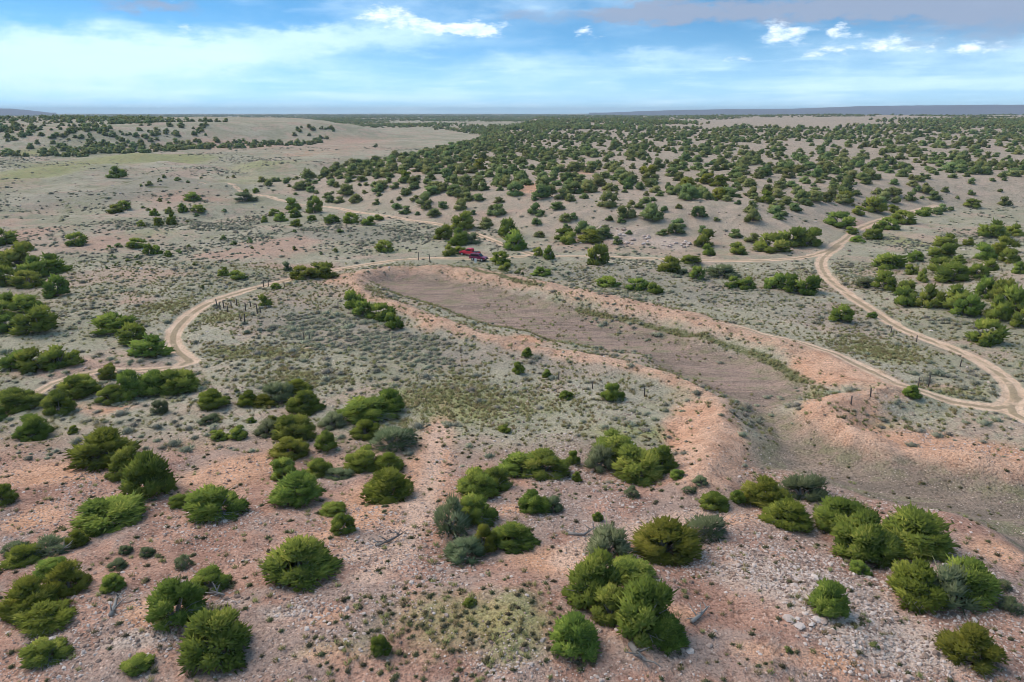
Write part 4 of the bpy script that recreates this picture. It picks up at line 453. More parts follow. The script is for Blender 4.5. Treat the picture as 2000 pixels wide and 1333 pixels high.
# ---------------------------------------------------------------- the ground sheet, cut along track, pond bed and banks
def ticks(segs):
    out = []
    for a, b, st in segs: out += list(np.arange(a, b, st))
    return out
ys = ticks([(-60, 18, 6), (18, 110, 0.36), (110, 205, 0.62)]); v = 205.0; st = 0.7
while v < 11900: ys.append(v); st *= 1.028; v += st
xs = ticks([(0, 62, 0.42), (62, 130, 0.9)]); v = 130.0; st = 1.0
while v < 12600: xs.append(v); st *= 1.055; v += st
xs = [-q for q in xs[:0:-1]] + xs
XS, YS = np.array(xs), np.array(ys)
gx, gy = np.meshgrid(XS, YS)
fx, fy = gx.ravel(), gy.ravel()
fz = z_full(fx.copy(), fy.copy())
mk = masks(fx, fy)
NX, NY = len(XS), len(YS)
Zg = fz.reshape(NY, NX)
dzx = np.gradient(Zg, XS, axis=1); dzy = np.gradient(Zg, YS, axis=0)
nrm = np.stack([-dzx.ravel(), -dzy.ravel(), np.ones(NX * NY)], 1); nrm /= np.linalg.norm(nrm, axis=1)[:, None]
ii, jj = np.meshgrid(np.arange(NX - 1), np.arange(NY - 1)); a0 = (jj * NX + ii).ravel()
quads = np.stack([a0, a0 + 1, a0 + NX + 1, a0 + NX], 1)
fm = lambda q: q[quads].mean(1)
rq, pq, lq, bq = fm(mk['road']), fm(mk['pond']), fm(mk['lower']), fm(mk['berm'])
cls = np.zeros(len(quads), int)
cls[(bq < 4.0) & (pq < 0.8) & (lq < 0.8)] = 3
cls[pq >= 0.8] = 1
cls[(lq >= 0.8) & (pq < 0.8)] = 2
cls[rq < 1.0] = 4
dist = np.hypot(fx, fy)
ATT = {'m_' + n: mk[n] for n in ('road', 'pond', 'lower', 'berm', 'line', 'hill', 'fore', 'trail', 'o', 'g', 'w', 'p', 's')}
ATT['m_dist'] = dist
SETTING = [(0, 'ground', 'open stony high-desert ground with pale soil, grit and scrub'), (1, 'pond_bed', 'dry mauve-brown bed of the long stock pond'),
           (2, 'basin_floor', 'dry brown weedy floor of the lower basin at right'), (3, 'earth_bank', 'orange-pink heaped earth banks around the dry pond'),
           (4, 'dirt_road', 'pale two-track dirt road winding across the flat')]
for c, nm, lab in SETTING:
    q = quads[cls == c]; used = np.unique(q); re = np.full(NX * NY, -1); re[used] = np.arange(len(used))
    me = mesh_np(nm, np.stack([fx, fy, fz], 1)[used], re[q], [M['ground']], True, nrm[used], {a: v_[used] for a, v_ in ATT.items()})
    tag(obj(nm, me), lab, 'terrain' if c != 4 else 'road', kind='structure')
def gz(x, y):
    """height of the ground sheet itself at points (bilinear)"""
    x = np.atleast_1d(np.asarray(x, float)); y = np.atleast_1d(np.asarray(y, float))
    i = np.clip(np.searchsorted(XS, x) - 1, 0, NX - 2); j = np.clip(np.searchsorted(YS, y) - 1, 0, NY - 2)
    u = (x - XS[i]) / (XS[i + 1] - XS[i]); w = (y - YS[j]) / (YS[j + 1] - YS[j])
    return (Zg[j, i] * (1 - u) + Zg[j, i + 1] * u) * (1 - w) + (Zg[j + 1, i] * (1 - u) + Zg[j + 1, i + 1] * u) * w

# far tableland on the horizon
def tableland(name, prof, R, lab, mat, lift=0.0):
    V = []; F = []
    for a, e in prof:
        h = math.tan(max(e, 0.0) + lift) * R + CAM_H
        for rr, zz in ((R - 900, 5), (R - 450, h * 0.45), (R - 130, h * 0.86), (R, h), (R + 700, h * 1.0), (R + 1500, 5)):
            V.append((math.sin(a) * rr, math.cos(a) * rr, zz))
    for i in range(len(prof) - 1):
        for q in range(5): F.append((i * 6 + q, i * 6 + q + 1, (i + 1) * 6 + q + 1, (i + 1) * 6 + q))
    return tag(obj(name, mesh_np(name, V, F, [mat], True)), lab, 'hills', kind='structure')
M['farland'] = plain('distant_scrubland', (0.17, 0.165, 0.19), 0.95, 0.05, 0.3, 0.002)
def dense(pr):
    out = []
    for (a, e), (b, f) in zip(pr[:-1], pr[1:]):
        for t in range(6): out.append((a + (b - a) * t / 6, e + (f - e) * t / 6 + random.uniform(-.00015, .00015)))
    return out + [pr[-1]]
tableland('tableland', dense(FARM), 5600, 'long low blue tableland on the horizon at right', M['farland'])
tableland('distant_hills', dense(FARM2), 5900, 'faint pale hills on the horizon at far left', M['farland'])

# ---------------------------------------------------------------- juniper shapes (unit width and height)
_ico = None
def ico():
    global _ico
    if _ico is None:
        t = (1 + 5 ** .5) / 2
        V = np.array([(-1, t, 0), (1, t, 0), (-1, -t, 0), (1, -t, 0), (0, -1, t), (0, 1, t), (0, -1, -t), (0, 1, -t), (t, 0, -1), (t, 0, 1), (-t, 0, -1), (-t, 0, 1)], float)
        F = [(0, 11, 5), (0, 5, 1), (0, 1, 7), (0, 7, 10), (0, 10, 11), (1, 5, 9), (5, 11, 4), (11, 10, 2), (10, 7, 6), (7, 1, 8), (3, 9, 4), (3, 4, 2), (3, 2, 6), (3, 6, 8), (3, 8, 9), (4, 9, 5), (2, 4, 11), (6, 2, 10), (8, 6, 7), (9, 8, 1)]
        V /= np.linalg.norm(V[0])
        vs = [tuple(q) for q in V]; mid = {}; F2 = []
        def m_(a, b):
            kk = (min(a, b), max(a, b))
            if kk not in mid:
                q = (np.array(vs[a]) + np.array(vs[b])); q /= np.linalg.norm(q); vs.append(tuple(q)); mid[kk] = len(vs) - 1
            return mid[kk]
        for a, b, c in F:
            x, y, z = m_(a, b), m_(b, c), m_(c, a); F2 += [(a, x, z), (b, y, x), (c, z, y), (x, y, z)]
        _ico = (V, np.array(F), np.array(vs), np.array(F2))
    return _ico
def unit(v): return v / (np.linalg.norm(v, axis=-1, keepdims=True) + 1e-9)
def crown_mesh(name, seed, nl, nt, mat, length=0.12, width=0.032, core=True, up=0.55, loose=0.0, flat=1.0):
    r = np.random.default_rng(seed)
    C = []; R = []; big = 0.185 if nl < 11 else 0.155 if nl < 16 else 0.135
    for i in range(nl):
        if i < nl * 0.45:
            a = 2 * math.pi * (i + r.uniform(-.3, .3)) / (nl * 0.45); d = r.uniform(0.25, 0.38); z = r.uniform(0.07, 0.27); s = r.uniform(0.8, 1.15) * big
        elif i < nl * 0.70:
            a = 2 * math.pi * (i + r.uniform(-.4, .4)) / (nl * 0.25); d = r.uniform(0.14, 0.34); z = r.uniform(0.30, 0.54); s = r.uniform(0.8, 1.2) * big
        else:
            a = r.uniform(0, 6.28); d = r.uniform(0.0, 0.29); z = r.uniform(0.56, 0.82) - 0.2 * d; s = r.uniform(0.8, 1.2) * big
        C.append((d * math.cos(a), d * math.sin(a), z)); R.append(s)
    C = np.array(C); R = np.array(R); lt = r.uniform(0, 1, nl)
    if loose: C[:, :2] *= 1 + loose * 0.3
    p = R ** 2 / (R ** 2).sum(); k = r.choice(nl, nt * 2, p=p)
    d = unit(r.normal(size=(nt * 2, 3))); d[:, 2] = np.where(d[:, 2] < -0.45, -d[:, 2], d[:, 2])
    P = C[k] + d * (R[k] * np.where(r.uniform(size=nt * 2) < .16, r.uniform(1.05, 1.32, nt * 2), r.uniform(0.78, 1.06, nt * 2)))[:, None]
    ok = np.ones(len(P), bool)
    for q in range(nl):
        ok &= ~((np.linalg.norm(P - C[q], axis=1) < R[q] * 0.80) & (k != q))
    ok &= P[:, 2] > 0.03
    P, d, k = P[ok][:nt], d[ok][:nt], k[ok][:nt]; n = len(P)
    ctr = np.array([0, 0, 0.30]); rad = unit(P - ctr)
    s = unit(d * 0.7 + rad * 0.5 + np.array([0, 0, up]) + r.normal(size=(n, 3)) * 0.32)
    L = r.uniform(0.6, 1.35, n) * length * np.where(r.uniform(size=n) < .07, 1.9, 1.0); W = r.uniform(0.7, 1.3, n) * width
    u = unit(np.cross(s, r.normal(size=(n, 3)))); w = np.cross(s, u)
    tip = P + s * L[:, None]
    base = [P + (u * math.cos(t) + w * math.sin(t)) * W[:, None] for t in (0, 2.094, 4.189)]
    V = np.stack(base + [tip], 1).reshape(-1, 3); i0 = np.arange(n) * 4
    F = np.concatenate([np.stack([i0 + a, i0 + b, i0 + 3], 1) for a, b in ((0, 1), (1, 2), (2, 0))])
    nn = unit(d * 0.55 + rad * 0.45)
    N = np.stack([unit(nn * 0.75 + (b - P) / W[:, None] * 0.35) for b in base] + [unit(nn + s * 0.5)], 1).reshape(-1, 3)
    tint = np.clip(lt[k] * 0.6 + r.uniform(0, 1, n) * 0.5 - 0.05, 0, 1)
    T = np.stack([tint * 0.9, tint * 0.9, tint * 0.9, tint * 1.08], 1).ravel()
    if core:
        iv, if_, iv2, if2 = ico()
        if nt < 400: iv2, if2 = iv, if_
        for q in range(nl):
            b = len(V); jit = r.uniform(0.80, 1.0, (len(iv2), 1))
            cv = C[q] + iv2 * R[q] * jit * 0.86; cv[:, 2] = np.maximum(cv[:, 2], 0.02)
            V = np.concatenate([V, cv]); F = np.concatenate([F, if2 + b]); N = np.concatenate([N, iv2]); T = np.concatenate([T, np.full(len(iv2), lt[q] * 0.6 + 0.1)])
    V = V.copy(); ex = np.percentile(np.hypot(V[:, 0], V[:, 1]), 95); V[:, :2] *= 0.5 / ex; V[:, 2] *= flat / np.percentile(V[:, 2], 99)
    return mesh_np(name, V, F, [mat], True, N, {'tint': T})
def trunk_mesh(name, seed, dead=False):
    r = random.Random(seed); m = MB()
    for i in range(r.randint(4, 6)):
        a = r.uniform(0, 6.28); e = r.uniform(0.12, 0.30); h = r.uniform(0.4, 0.72)
        p0 = (0.03 * math.cos(a), 0.03 * math.sin(a), -0.06); p1 = (e * .35 * math.cos(a + .3), e * .35 * math.sin(a + .3), h * .4); p2 = (e * math.cos(a), e * math.sin(a), h)
        m.tube([p0, p1, p2], [0.034, 0.024, 0.008])
    for i in range(16 if dead else 4):
        a = r.uniform(0, 6.28) if not dead else r.uniform(-2.9, -0.2); e = r.uniform(0.40, 0.56); z = r.uniform(0.02, 0.38)
        p1 = (e * .6 * math.cos(a + r.uniform(-.3, .3)), e * .6 * math.sin(a), z * .7 + .05)
        m.tube([(0, 0, 0.05), p1, (e * math.cos(a), e * math.sin(a), z)], [0.016, 0.010, 0.003], 4)
        if dead: m.tube([p1, (e * math.cos(a + .35), e * math.sin(a + .35), z * .6 + .08)], [0.008, 0.002], 3)
    return m.mesh(name, M['dead'] if dead else M['bark'])
NEAR = {'g': [], 'o': [], 'b': []}; MIDL = {'g': [], 'o': [], 'b': []}; DOT = []; HILLK = []
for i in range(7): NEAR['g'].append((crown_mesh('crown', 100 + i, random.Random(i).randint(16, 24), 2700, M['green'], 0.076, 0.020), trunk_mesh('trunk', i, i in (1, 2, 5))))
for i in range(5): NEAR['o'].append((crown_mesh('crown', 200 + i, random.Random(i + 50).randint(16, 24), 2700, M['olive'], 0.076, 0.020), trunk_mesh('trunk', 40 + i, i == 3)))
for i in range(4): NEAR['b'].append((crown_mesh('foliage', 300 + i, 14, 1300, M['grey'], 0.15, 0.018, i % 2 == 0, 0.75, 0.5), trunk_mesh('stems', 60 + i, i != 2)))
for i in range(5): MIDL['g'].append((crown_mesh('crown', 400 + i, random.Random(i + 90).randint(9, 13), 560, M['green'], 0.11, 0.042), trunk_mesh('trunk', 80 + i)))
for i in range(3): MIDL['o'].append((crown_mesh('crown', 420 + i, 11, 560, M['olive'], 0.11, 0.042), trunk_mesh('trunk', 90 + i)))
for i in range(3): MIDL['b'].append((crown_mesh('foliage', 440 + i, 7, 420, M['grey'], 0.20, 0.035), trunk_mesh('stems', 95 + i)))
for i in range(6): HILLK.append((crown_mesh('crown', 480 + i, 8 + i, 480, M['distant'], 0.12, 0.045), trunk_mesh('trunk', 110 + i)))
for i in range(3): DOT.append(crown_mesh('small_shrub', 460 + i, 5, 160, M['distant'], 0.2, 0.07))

# ---------------------------------------------------------------- plants one can tell apart
ORD = ['first', 'second', 'third', 'fourth', 'fifth', 'sixth', 'seventh', 'eighth', 'ninth', 'tenth', 'eleventh', 'twelfth', 'thirteenth', 'fourteenth', 'fifteenth', 'sixteenth', 'seventeenth', 'eighteenth']
def plant_at(x, y, w, h, kind, label, group, seed, near=True):
    r = random.Random(seed); z = float(gz(x, y)[0]) - 0.04 * h
    if kind == 'd':
        o = obj('small_shrub', r.choice(DOT), None, (x, y, z), (0, 0, r.uniform(0, 6.28)), (w, w, h))
        return tag(o, label, 'shrub', group)
    lib = HILLK if kind == 'h' else (NEAR if near else MIDL)[kind]; cm, tm = r.choice(lib)
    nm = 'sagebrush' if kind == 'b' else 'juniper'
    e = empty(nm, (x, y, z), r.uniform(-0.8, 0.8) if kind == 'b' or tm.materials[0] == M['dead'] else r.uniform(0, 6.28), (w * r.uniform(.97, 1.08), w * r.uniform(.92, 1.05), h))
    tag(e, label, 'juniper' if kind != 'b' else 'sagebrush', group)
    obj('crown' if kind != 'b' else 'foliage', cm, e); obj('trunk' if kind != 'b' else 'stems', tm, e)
    return e
COLW = {'g': 'green juniper', 'o': 'olive-yellow juniper', 'b': 'grey-green sagebrush', 'd': 'small dark shrub'}
n_jun = 0
for q, (x, y, w, h, kind, phrase, i, n) in enumerate(PLANTS):
    d = math.hypot(x, y)
    h = min(h, w * 1.15)
    if n == 1: lab = f'{COLW[kind]}: {phrase}'
    else: lab = f'{COLW[kind]}, {"leftmost" if i == 0 else "rightmost" if i == n - 1 else ORD[i] + " from left"} in the {phrase}'
    plant_at(x, y, w * (0.92 if n == 1 else 1.0 if n < 5 or d > 90 else 1.14), h * 0.97, kind, lab, phrase if n > 1 else None, 1000 + q, d < 105)
    n_jun += kind in 'go'

# the wooded hillside: the nearest stand as trees of their own, the rest as one wood
PX = np.array([(p[0], p[1], p[2]) for p in PLANTS])
def wood_points():
    r = np.random.default_rng(77); sp = 6.6
    ax, ay = np.meshgrid(np.arange(-120, 520, sp), np.arange(172, 760, sp)); x = ax.ravel(); y = ay.ravel()
    x = x + r.uniform(-.48, .48, x.shape) * sp; y = y + r.uniform(-.48, .48, y.shape) * sp
    m = masks(x, y); s = m['hill']
    cl = fbm(x, y, 26, 61, 3) + 0.25 * fbm(x, y, 120, 63, 2)
    keep = (s > 1) & (cl * 0.7 + r.uniform(-.42, .42, x.shape) > -0.10 - 0.16 * (x < 20) - 0.12 * (x < -20) - 0.16 * (s < 80) + 0.14 * (y > 360) + 0.35 * np.clip(m['o'], 0, 1)) & (m['road'] > 1.9)
    keep &= ~((x > 75) & (x < 150) & (y < 235) & (s < 14))
    keep &= np.abs(x) < 0.80 * y + 12
    x, y = x[keep], y[keep]
    far = np.ones(len(x), bool)
    for bx, by, bw in PX: far &= np.hypot(x - bx, y - by) > 1.6 + bw * 0.55
    x, y = x[far], y[far]
    w = np.clip(r.normal(3.9, 1.15, len(x)), 1.3, 6.4) * (1 - 0.35 * (r.uniform(size=len(x)) < .25)); h = w * r.uniform(0.48, 0.78, len(x))
    o = np.argsort(np.hypot(x, y) / w)
    return x[o], y[o], w[o], h[o]
wx, wy, ww, wh = wood_points()
n_ind = max(0, 300 - n_jun)
for i in range(n_ind):
    x, y = float(wx[i]), float(wy[i])
    zone = 'left shoulder of the wooded hillside' if x < -25 else 'rocky slope above the vehicles' if x < 25 else 'hillside above the hillside track' if x < 80 else 'right part of the wooded hillside'
    plant_at(x, y, float(ww[i]), float(wh[i]), 'h' if i % 6 else 'o', f'dark juniper in the dense scatter on the {zone}', f'junipers on the {zone}', 5000 + i, False)

# ---------------------------------------------------------------- what nobody could count: scattered by geometry nodes
def scatter(name, x, y, s, pick, protos, label, cat, squash=None, sink=0.03, flat_rot=False):
    col = bpy.data.collections.new(name + '_kinds')
    for i, me in enumerate(protos):
        p = bpy.data.objects.new(f'{name}_kind_{i:02d}', me); col.objects.link(p)
    n = len(x); z = gz(x, y) - sink * s
    me = bpy.data.meshes.new(name); me.vertices.add(n); me.vertices.foreach_set('co', np.stack([x, y, z], 1).astype(np.float32).ravel())
    sq = np.ones(n) if squash is None else squash
    sv = me.attributes.new('scl', 'FLOAT_VECTOR', 'POINT'); sv.data.foreach_set('vector', np.stack([s, s, s * sq], 1).astype(np.float32).ravel())
    r = RNG.uniform(0, 6.283, (n, 3)); r[:, :2] = 0 if not flat_rot else (r[:, :2] - 3.14) * 0.12
    rv = me.attributes.new('rot', 'FLOAT_VECTOR', 'POINT'); rv.data.foreach_set('vector', r.astype(np.float32).ravel())
    pk = me.attributes.new('pick', 'INT', 'POINT'); pk.data.foreach_set('value', np.asarray(pick, np.int32))
    g = bpy.data.node_groups.new(name, 'GeometryNodeTree')
    g.interface.new_socket('Geometry', in_out='INPUT', socket_type='NodeSocketGeometry'); g.interface.new_socket('Geometry', in_out='OUTPUT', socket_type='NodeSocketGeometry')
    N = g.nodes.new; L = g.links.new
    gi, go, ip, ci = N('NodeGroupInput'), N('NodeGroupOutput'), N('GeometryNodeInstanceOnPoints'), N('GeometryNodeCollectionInfo')
    ci.inputs['Collection'].default_value = col; ci.inputs['Separate Children'].default_value = True; ci.inputs['Reset Children'].default_value = True
    def na(nm, t):
        a = N('GeometryNodeInputNamedAttribute'); a.data_type = t; a.inputs['Name'].default_value = nm; return a.outputs['Attribute']
    ip.inputs['Pick Instance'].default_value = True
    L(gi.outputs[0], ip.inputs['Points']); L(ci.outputs[0], ip.inputs['Instance']); L(na('pick', 'INT'), ip.inputs['Instance Index'])
    L(na('rot', 'FLOAT_VECTOR'), ip.inputs['Rotation']); L(na('scl', 'FLOAT_VECTOR'), ip.inputs['Scale']); L(ip.outputs[0], go.inputs[0])
    o = obj(name, me); md = o.modifiers.new('scatter', 'NODES'); md.node_group = g
    return tag(o, label, cat, kind='stuff')
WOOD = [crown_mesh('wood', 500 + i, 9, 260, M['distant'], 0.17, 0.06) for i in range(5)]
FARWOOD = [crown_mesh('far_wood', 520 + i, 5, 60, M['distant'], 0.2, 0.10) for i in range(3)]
kx, ky, kw, kh = wx[n_ind:], wy[n_ind:], ww[n_ind:], wh[n_ind:]
scatter('juniper_wood', kx, ky, kw, RNG.integers(0, 5, len(kx)), WOOD, 'dense dark juniper wood covering the plateau behind the nearest hillside trees', 'wood', kh / kw)
# scrub on the slope of the ridge at far left
r = np.random.default_rng(5); x = r.uniform(-480, -170, 9000); y = r.uniform(440, 760, 9000)
s2 = boxed(poly_sd, x, y, RIDGE, 400, -400.0); k_ = (s2 > -35) & (s2 < 75) & (fbm(x, y, 50, 71) + r.uniform(-.3, .3, 9000) > 0.2) & (x < -0.40 * y)
k2 = (s2 > -60) & (s2 < 160) & (fbm(x, y, 60, 73) > 0.16) & (r.uniform(size=9000) < .16); k_ |= k2
x, y = x[k_], y[k_]; s = r.uniform(2.4, 5.5, len(x))
scatter('ridge_scrub', x, y, s, r.integers(0, 5, len(x)), WOOD, 'dark scrub dotted over the slope of the grassy ridge at far left', 'scrub', r.uniform(.55, .85, len(x)))
# far forest to the horizon
n = 60000; az = r.uniform(-0.72, 0.72, n); rr = 620 * (11 ** r.uniform(0, 1, n)); x = np.sin(az) * rr; y = np.cos(az) * rr
cl = fbm(x, y * 0.6, 190, 81, 4); s1 = boxed(poly_sd, x, y, HILL, 400, -400.0); s2 = boxed(poly_sd, x, y, RIDGE, 400, -400.0)
thr = np.where(rr < 1100, 0.20, 0.02)
thr = np.where((az > 0.16) & (rr > 1000) & (rr < 2600), 0.26, thr)
thr = np.where(rr > 2600, -0.16, thr)
keep = (cl + r.uniform(-.22, .22, n) > thr) & ~((s2 > -90) & (s2 < 200)) & ~((y < 760) & (s1 > -60))
x, y, rr = x[keep], y[keep], rr[keep]; s = r.uniform(3.5, 6.5, len(x)) * np.clip(rr / 1300, 1.0, 2.0)
scatter('far_forest', x, y, s, r.integers(0, 3, len(x)), FARWOOD, 'dark band of juniper forest stretching to the horizon', 'forest', r.uniform(.55, .8, len(x)) / np.clip(rr / 1100, 1.0, 1.7))

# low sage, bunch grass, stones
def tuft(name, seed, n, mat, spread, length, width, up, dome=True):
    q = np.random.default_rng(seed); a = q.uniform(0, 6.28, n); d = np.sqrt(q.uniform(0, 1, n)) * spread
    P = np.stack([d * np.cos(a), d * np.sin(a), q.uniform(0, 0.14, n)], 1)
    s = unit(np.stack([np.cos(a) * d / spread, np.sin(a) * d / spread, np.full(n, up)], 1) + q.normal(size=(n, 3)) * 0.28)
    L = q.uniform(.7, 1.2, n) * length; u = unit(np.cross(s, q.normal(size=(n, 3)))); w = np.cross(s, u)
    base = [P + (u * math.cos(t) + w * math.sin(t)) * width for t in (0, 2.094, 4.189)]
    V = np.stack(base + [P + s * L[:, None]], 1).reshape(-1, 3); i0 = np.arange(n) * 4
    F = np.concatenate([np.stack([i0 + b, i0 + c, i0 + 3], 1) for b, c in ((0, 1), (1, 2), (2, 0))])
    N = np.repeat(unit(s * 0.6 + np.array([0, 0, .5])), 4, 0); t = q.uniform(0, 1, n); T = np.stack([t * .4, t * .4, t * .4, t * 1.05], 1).ravel()  # tint drops towards each blade's root: shade at the tuft base put into colour
    if dome:
        iv, if_, _, _ = ico(); b = len(V); cv = iv * np.array([spread * 0.95, spread * 0.95, 0.30]) * q.uniform(.8, 1.05, (12, 1)) + np.array([0, 0, .12])
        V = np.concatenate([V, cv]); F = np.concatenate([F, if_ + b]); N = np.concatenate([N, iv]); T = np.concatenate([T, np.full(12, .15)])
    return mesh_np(name, V, F, [mat], True, N, {'tint': T})
SAGE = [tuft('low_sage', 600 + i, 46, M['sage'], 0.42, 0.42, 0.05, 0.8) for i in range(5)]
GRASS = [tuft('bunch_grass', 620 + i, 26, M['straw'], 0.30, 0.62, 0.045, 1.3, False) for i in range(4)]
GRASS += [tuft('bunch_grass', 630 + i, 30, M['dry'], 0.36, 0.45, 0.06, 0.8) for i in range(3)]
def stone(name, seed, mat):
    q = np.random.default_rng(seed); iv, if_, _, _ = ico(); V = iv * q.uniform(.7, 1.15, (12, 1)) * np.array([.5, q.uniform(.3, .5), q.uniform(.18, .36)]); V[:, 2] += 0.08
    return mesh_np(name, V, if_, [mat], False)
STONES = [stone('stone', 640 + i, M['rock'] if i < 5 else M['rockd']) for i in range(8)]
def cand(n, y0, y1, seed, wide=0.80):
    q = np.random.default_rng(seed); y = np.sqrt(q.uniform(y0 * y0, y1 * y1, n)); x = q.uniform(-1, 1, n) * (wide * y + 8)
    return q, x, y, masks(x, y)
q, x, y, m = cand(170000, 55, 270, 21)
free = (m['road'] > 1.25) & ((m['pond'] < 0.3) | ((m['pond'] < 5) & (fbm(x, y, 16, 99) > 0.15))) & (m['lower'] < 2.0)
pr = (0.12 + 0.75 * np.clip(m['s'], 0, 1) + 0.16 * np.clip(m['g'], 0, 1)) * (1 - m['fore'] * 0.9) * np.where(m['hill'] > 2, 0.10, 1) * (1 - 0.85 * np.clip(m['o'] + m['p'] * .6, 0, 1)) * (0.22 + 0.78 * sstep(0.5, 4.0, m['berm'])) * sstep(290, 190, y)
pr *= 0.12 + 1.9 * sstep(-0.25, 0.45, fbm(x, y, 14, 91) + 0.6 * fbm(x, y, 45, 93))
k_ = free & (q.uniform(size=len(x)) < pr * 0.75); x, y = x[k_], y[k_]
s = np.clip(q.lognormal(-0.42, 0.36, len(x)), 0.3, 1.6)
scatter('low_sagebrush', x, y, s, q.integers(0, 5, len(x)), SAGE, 'low grey-green sagebrush dotting the flats around the dry pond', 'sagebrush', q.uniform(.75, 1.15, len(x)))
q, x, y, m = cand(240000, 26, 160, 22)
free = (m['road'] > 1.3)
pr = (0.10 + 0.9 * np.clip(m['g'], 0, 1)) * np.where(m['lower'] > 0.5, 0.25, 1) * (1 - 0.8 * np.clip(m['o'], 0, 1)) * np.where(m['pond'] > 1.5, 0.35 * (fbm(x, y, 18, 98) > 0.0), 1) * (0.35 + 0.65 * sstep(0.5, 3.0, m['berm']))
pr = np.where((m['line'] < 0.9) & (m['pond'] > -3), 0.45, pr)
pr *= 0.5 + 1.2 * np.clip(fbm(x, y, 8, 95) + .35, 0, 1)
k_ = free & (q.uniform(size=len(x)) < pr * 0.75); x, y = x[k_], y[k_]
s = q.uniform(0.2, 0.5, len(x)) * np.where(y > 70, 1.25, 1.0)
scatter('bunch_grass', x, y, s, np.where((y + q.uniform(-8, 8, len(x)) < 66), q.integers(0, 7, len(x)), q.integers(0, 4, len(x))), GRASS, 'yellow-green bunch grass tufts growing over the stony ground', 'grass')
q, x, y, m = cand(260000, 25, 84, 23)
free = (m['road'] > 1.1)
pr = (0.22 + 0.9 * np.clip(m['w'], 0, 1.1) + 0.20 * m['fore']) * np.where((m['pond'] > 0) | (m['lower'] > 0.5), 0.08, 1) * (1 - 0.35 * np.clip(m['o'], 0, 1))
pr *= 0.10 + 2.0 * sstep(-0.2, 0.45, fbm(x, y, 6, 97))
pr *= np.where(m['berm'] < 3.2, 0.3, 1.0)
k_ = free & (q.uniform(size=len(x)) < pr * 0.75); x, y, m_w = x[k_], y[k_], m['w'][k_]
s = np.clip(q.lognormal(-1.95, 0.42, len(x)), 0.08, 0.5) * (1 + 0.25 * np.clip(m_w, 0, 1))
scatter('loose_stones', x, y, s, np.where(q.uniform(size=len(x)) < .62, q.integers(0, 5, len(x)), q.integers(5, 8, len(x))), STONES, 'pale and brown loose stones strewn over the foreground slope', 'stones', None, 0.05, True)
q, x, y, m = cand(60000, 84, 520, 24)
pr = (0.12 + 0.75 * np.clip(m['w'], 0, 1.1) + 0.10 * np.clip(m['p'], 0, 1)) * np.where((m['pond'] > 0) | (m['lower'] > 0.5), 0.03, 1) * (m['road'] > 1.2)
k_ = q.uniform(size=len(x)) < pr; x, y = x[k_], y[k_]; s = np.clip(q.lognormal(-1.0, 0.5, len(x)), 0.15, 1.3)
scatter('scattered_rocks', x, y, s, q.integers(0, 8, len(x)), STONES, 'pale rocks scattered over the flats and lower hill slopes', 'rocks', None, 0.05, True)

q, x, y, m = cand(60000, 250, 640, 25)
pr = np.clip(0.16 + 0.9 * fbm(x, y, 40, 105) + 0.5 * fbm(x, y, 150, 107), 0, 1) * (m['hill'] < 0) * (m['road'] > 1.6)
k_ = q.uniform(size=len(x)) < pr; x, y = x[k_], y[k_]; s = np.clip(q.lognormal(-0.05, 0.38, len(x)), 0.5, 2.2)
scatter('distant_scrub', x, y, s, q.integers(0, 5, len(x)), SAGE, 'low scrub speckling the gullied plain far left', 'scrub', q.uniform(.7, 1.0, len(x)))

# ---------------------------------------------------------------- bigger rocks one can pick out
SL = [stone('slab', 700 + i, M['rock']) for i in range(6)]
SLN = {'a': 'pale limestone slab in the patch above the lone round bush', 'b': 'pale limestone slab in the ledge below the lone round bush', 'c': 'pale stone lying within the huge bottom clump', 'h': 'white boulder on the rocky slope right of the vehicles'}
for i, (x, y, w, h, g) in enumerate(SLABS):
    q = random.Random(i); o = obj('boulder' if g == 'h' else 'limestone_rock', SL[i % 6], None, (x, y, float(gz(x, y)[0])), (q.uniform(-.15, .15), q.uniform(-.15, .15), q.uniform(0, 6.28)), (w * 1.1, w * 1.1, w * q.uniform(.6, 1.0) * (1.4 if g == 'h' else .8)))
    tag(o, SLN[g], 'rock', SLN[g].replace('slab', 'slabs').replace('boulder', 'boulders'))

# ---------------------------------------------------------------- fence posts and dead wood
cnt = {}
for i, (x, y, w, h, ph) in enumerate(POSTS): cnt.setdefault(ph, []).append(i)
for ph, ids in cnt.items():
    ids.sort(key=lambda i: POSTS[i][0] / POSTS[i][1])
    for k_, i in enumerate(ids):
        x, y, w, h, _ = POSTS[i]; q = random.Random(i + 7); h = min(max(h, 1.0), 2.0); m = MB(); r0 = 0.10 if ph.startswith('old') or ph.startswith('gate') else 0.08
        tx, ty = q.uniform(-.10, .10) * h, q.uniform(-.06, .06) * h
        m.tube([(0, 0, -.25), (tx * .45, ty * .45, h * .5), (tx, ty, h * .97), (tx, ty, h)], [r0 * 1.1, r0, r0 * .9, r0 * .6], 7)
        o = m.build('fence_post', M['post'], None, True); o.location = (x, y, float(gz(x, y)[0]))
        pos = 'leftmost' if k_ == 0 else 'rightmost' if k_ == len(ids) - 1 else ORD[k_] + ' from left'
        tag(o, f'weathered wooden post, {pos} in the {ph}', 'post', f'posts of the {ph}')
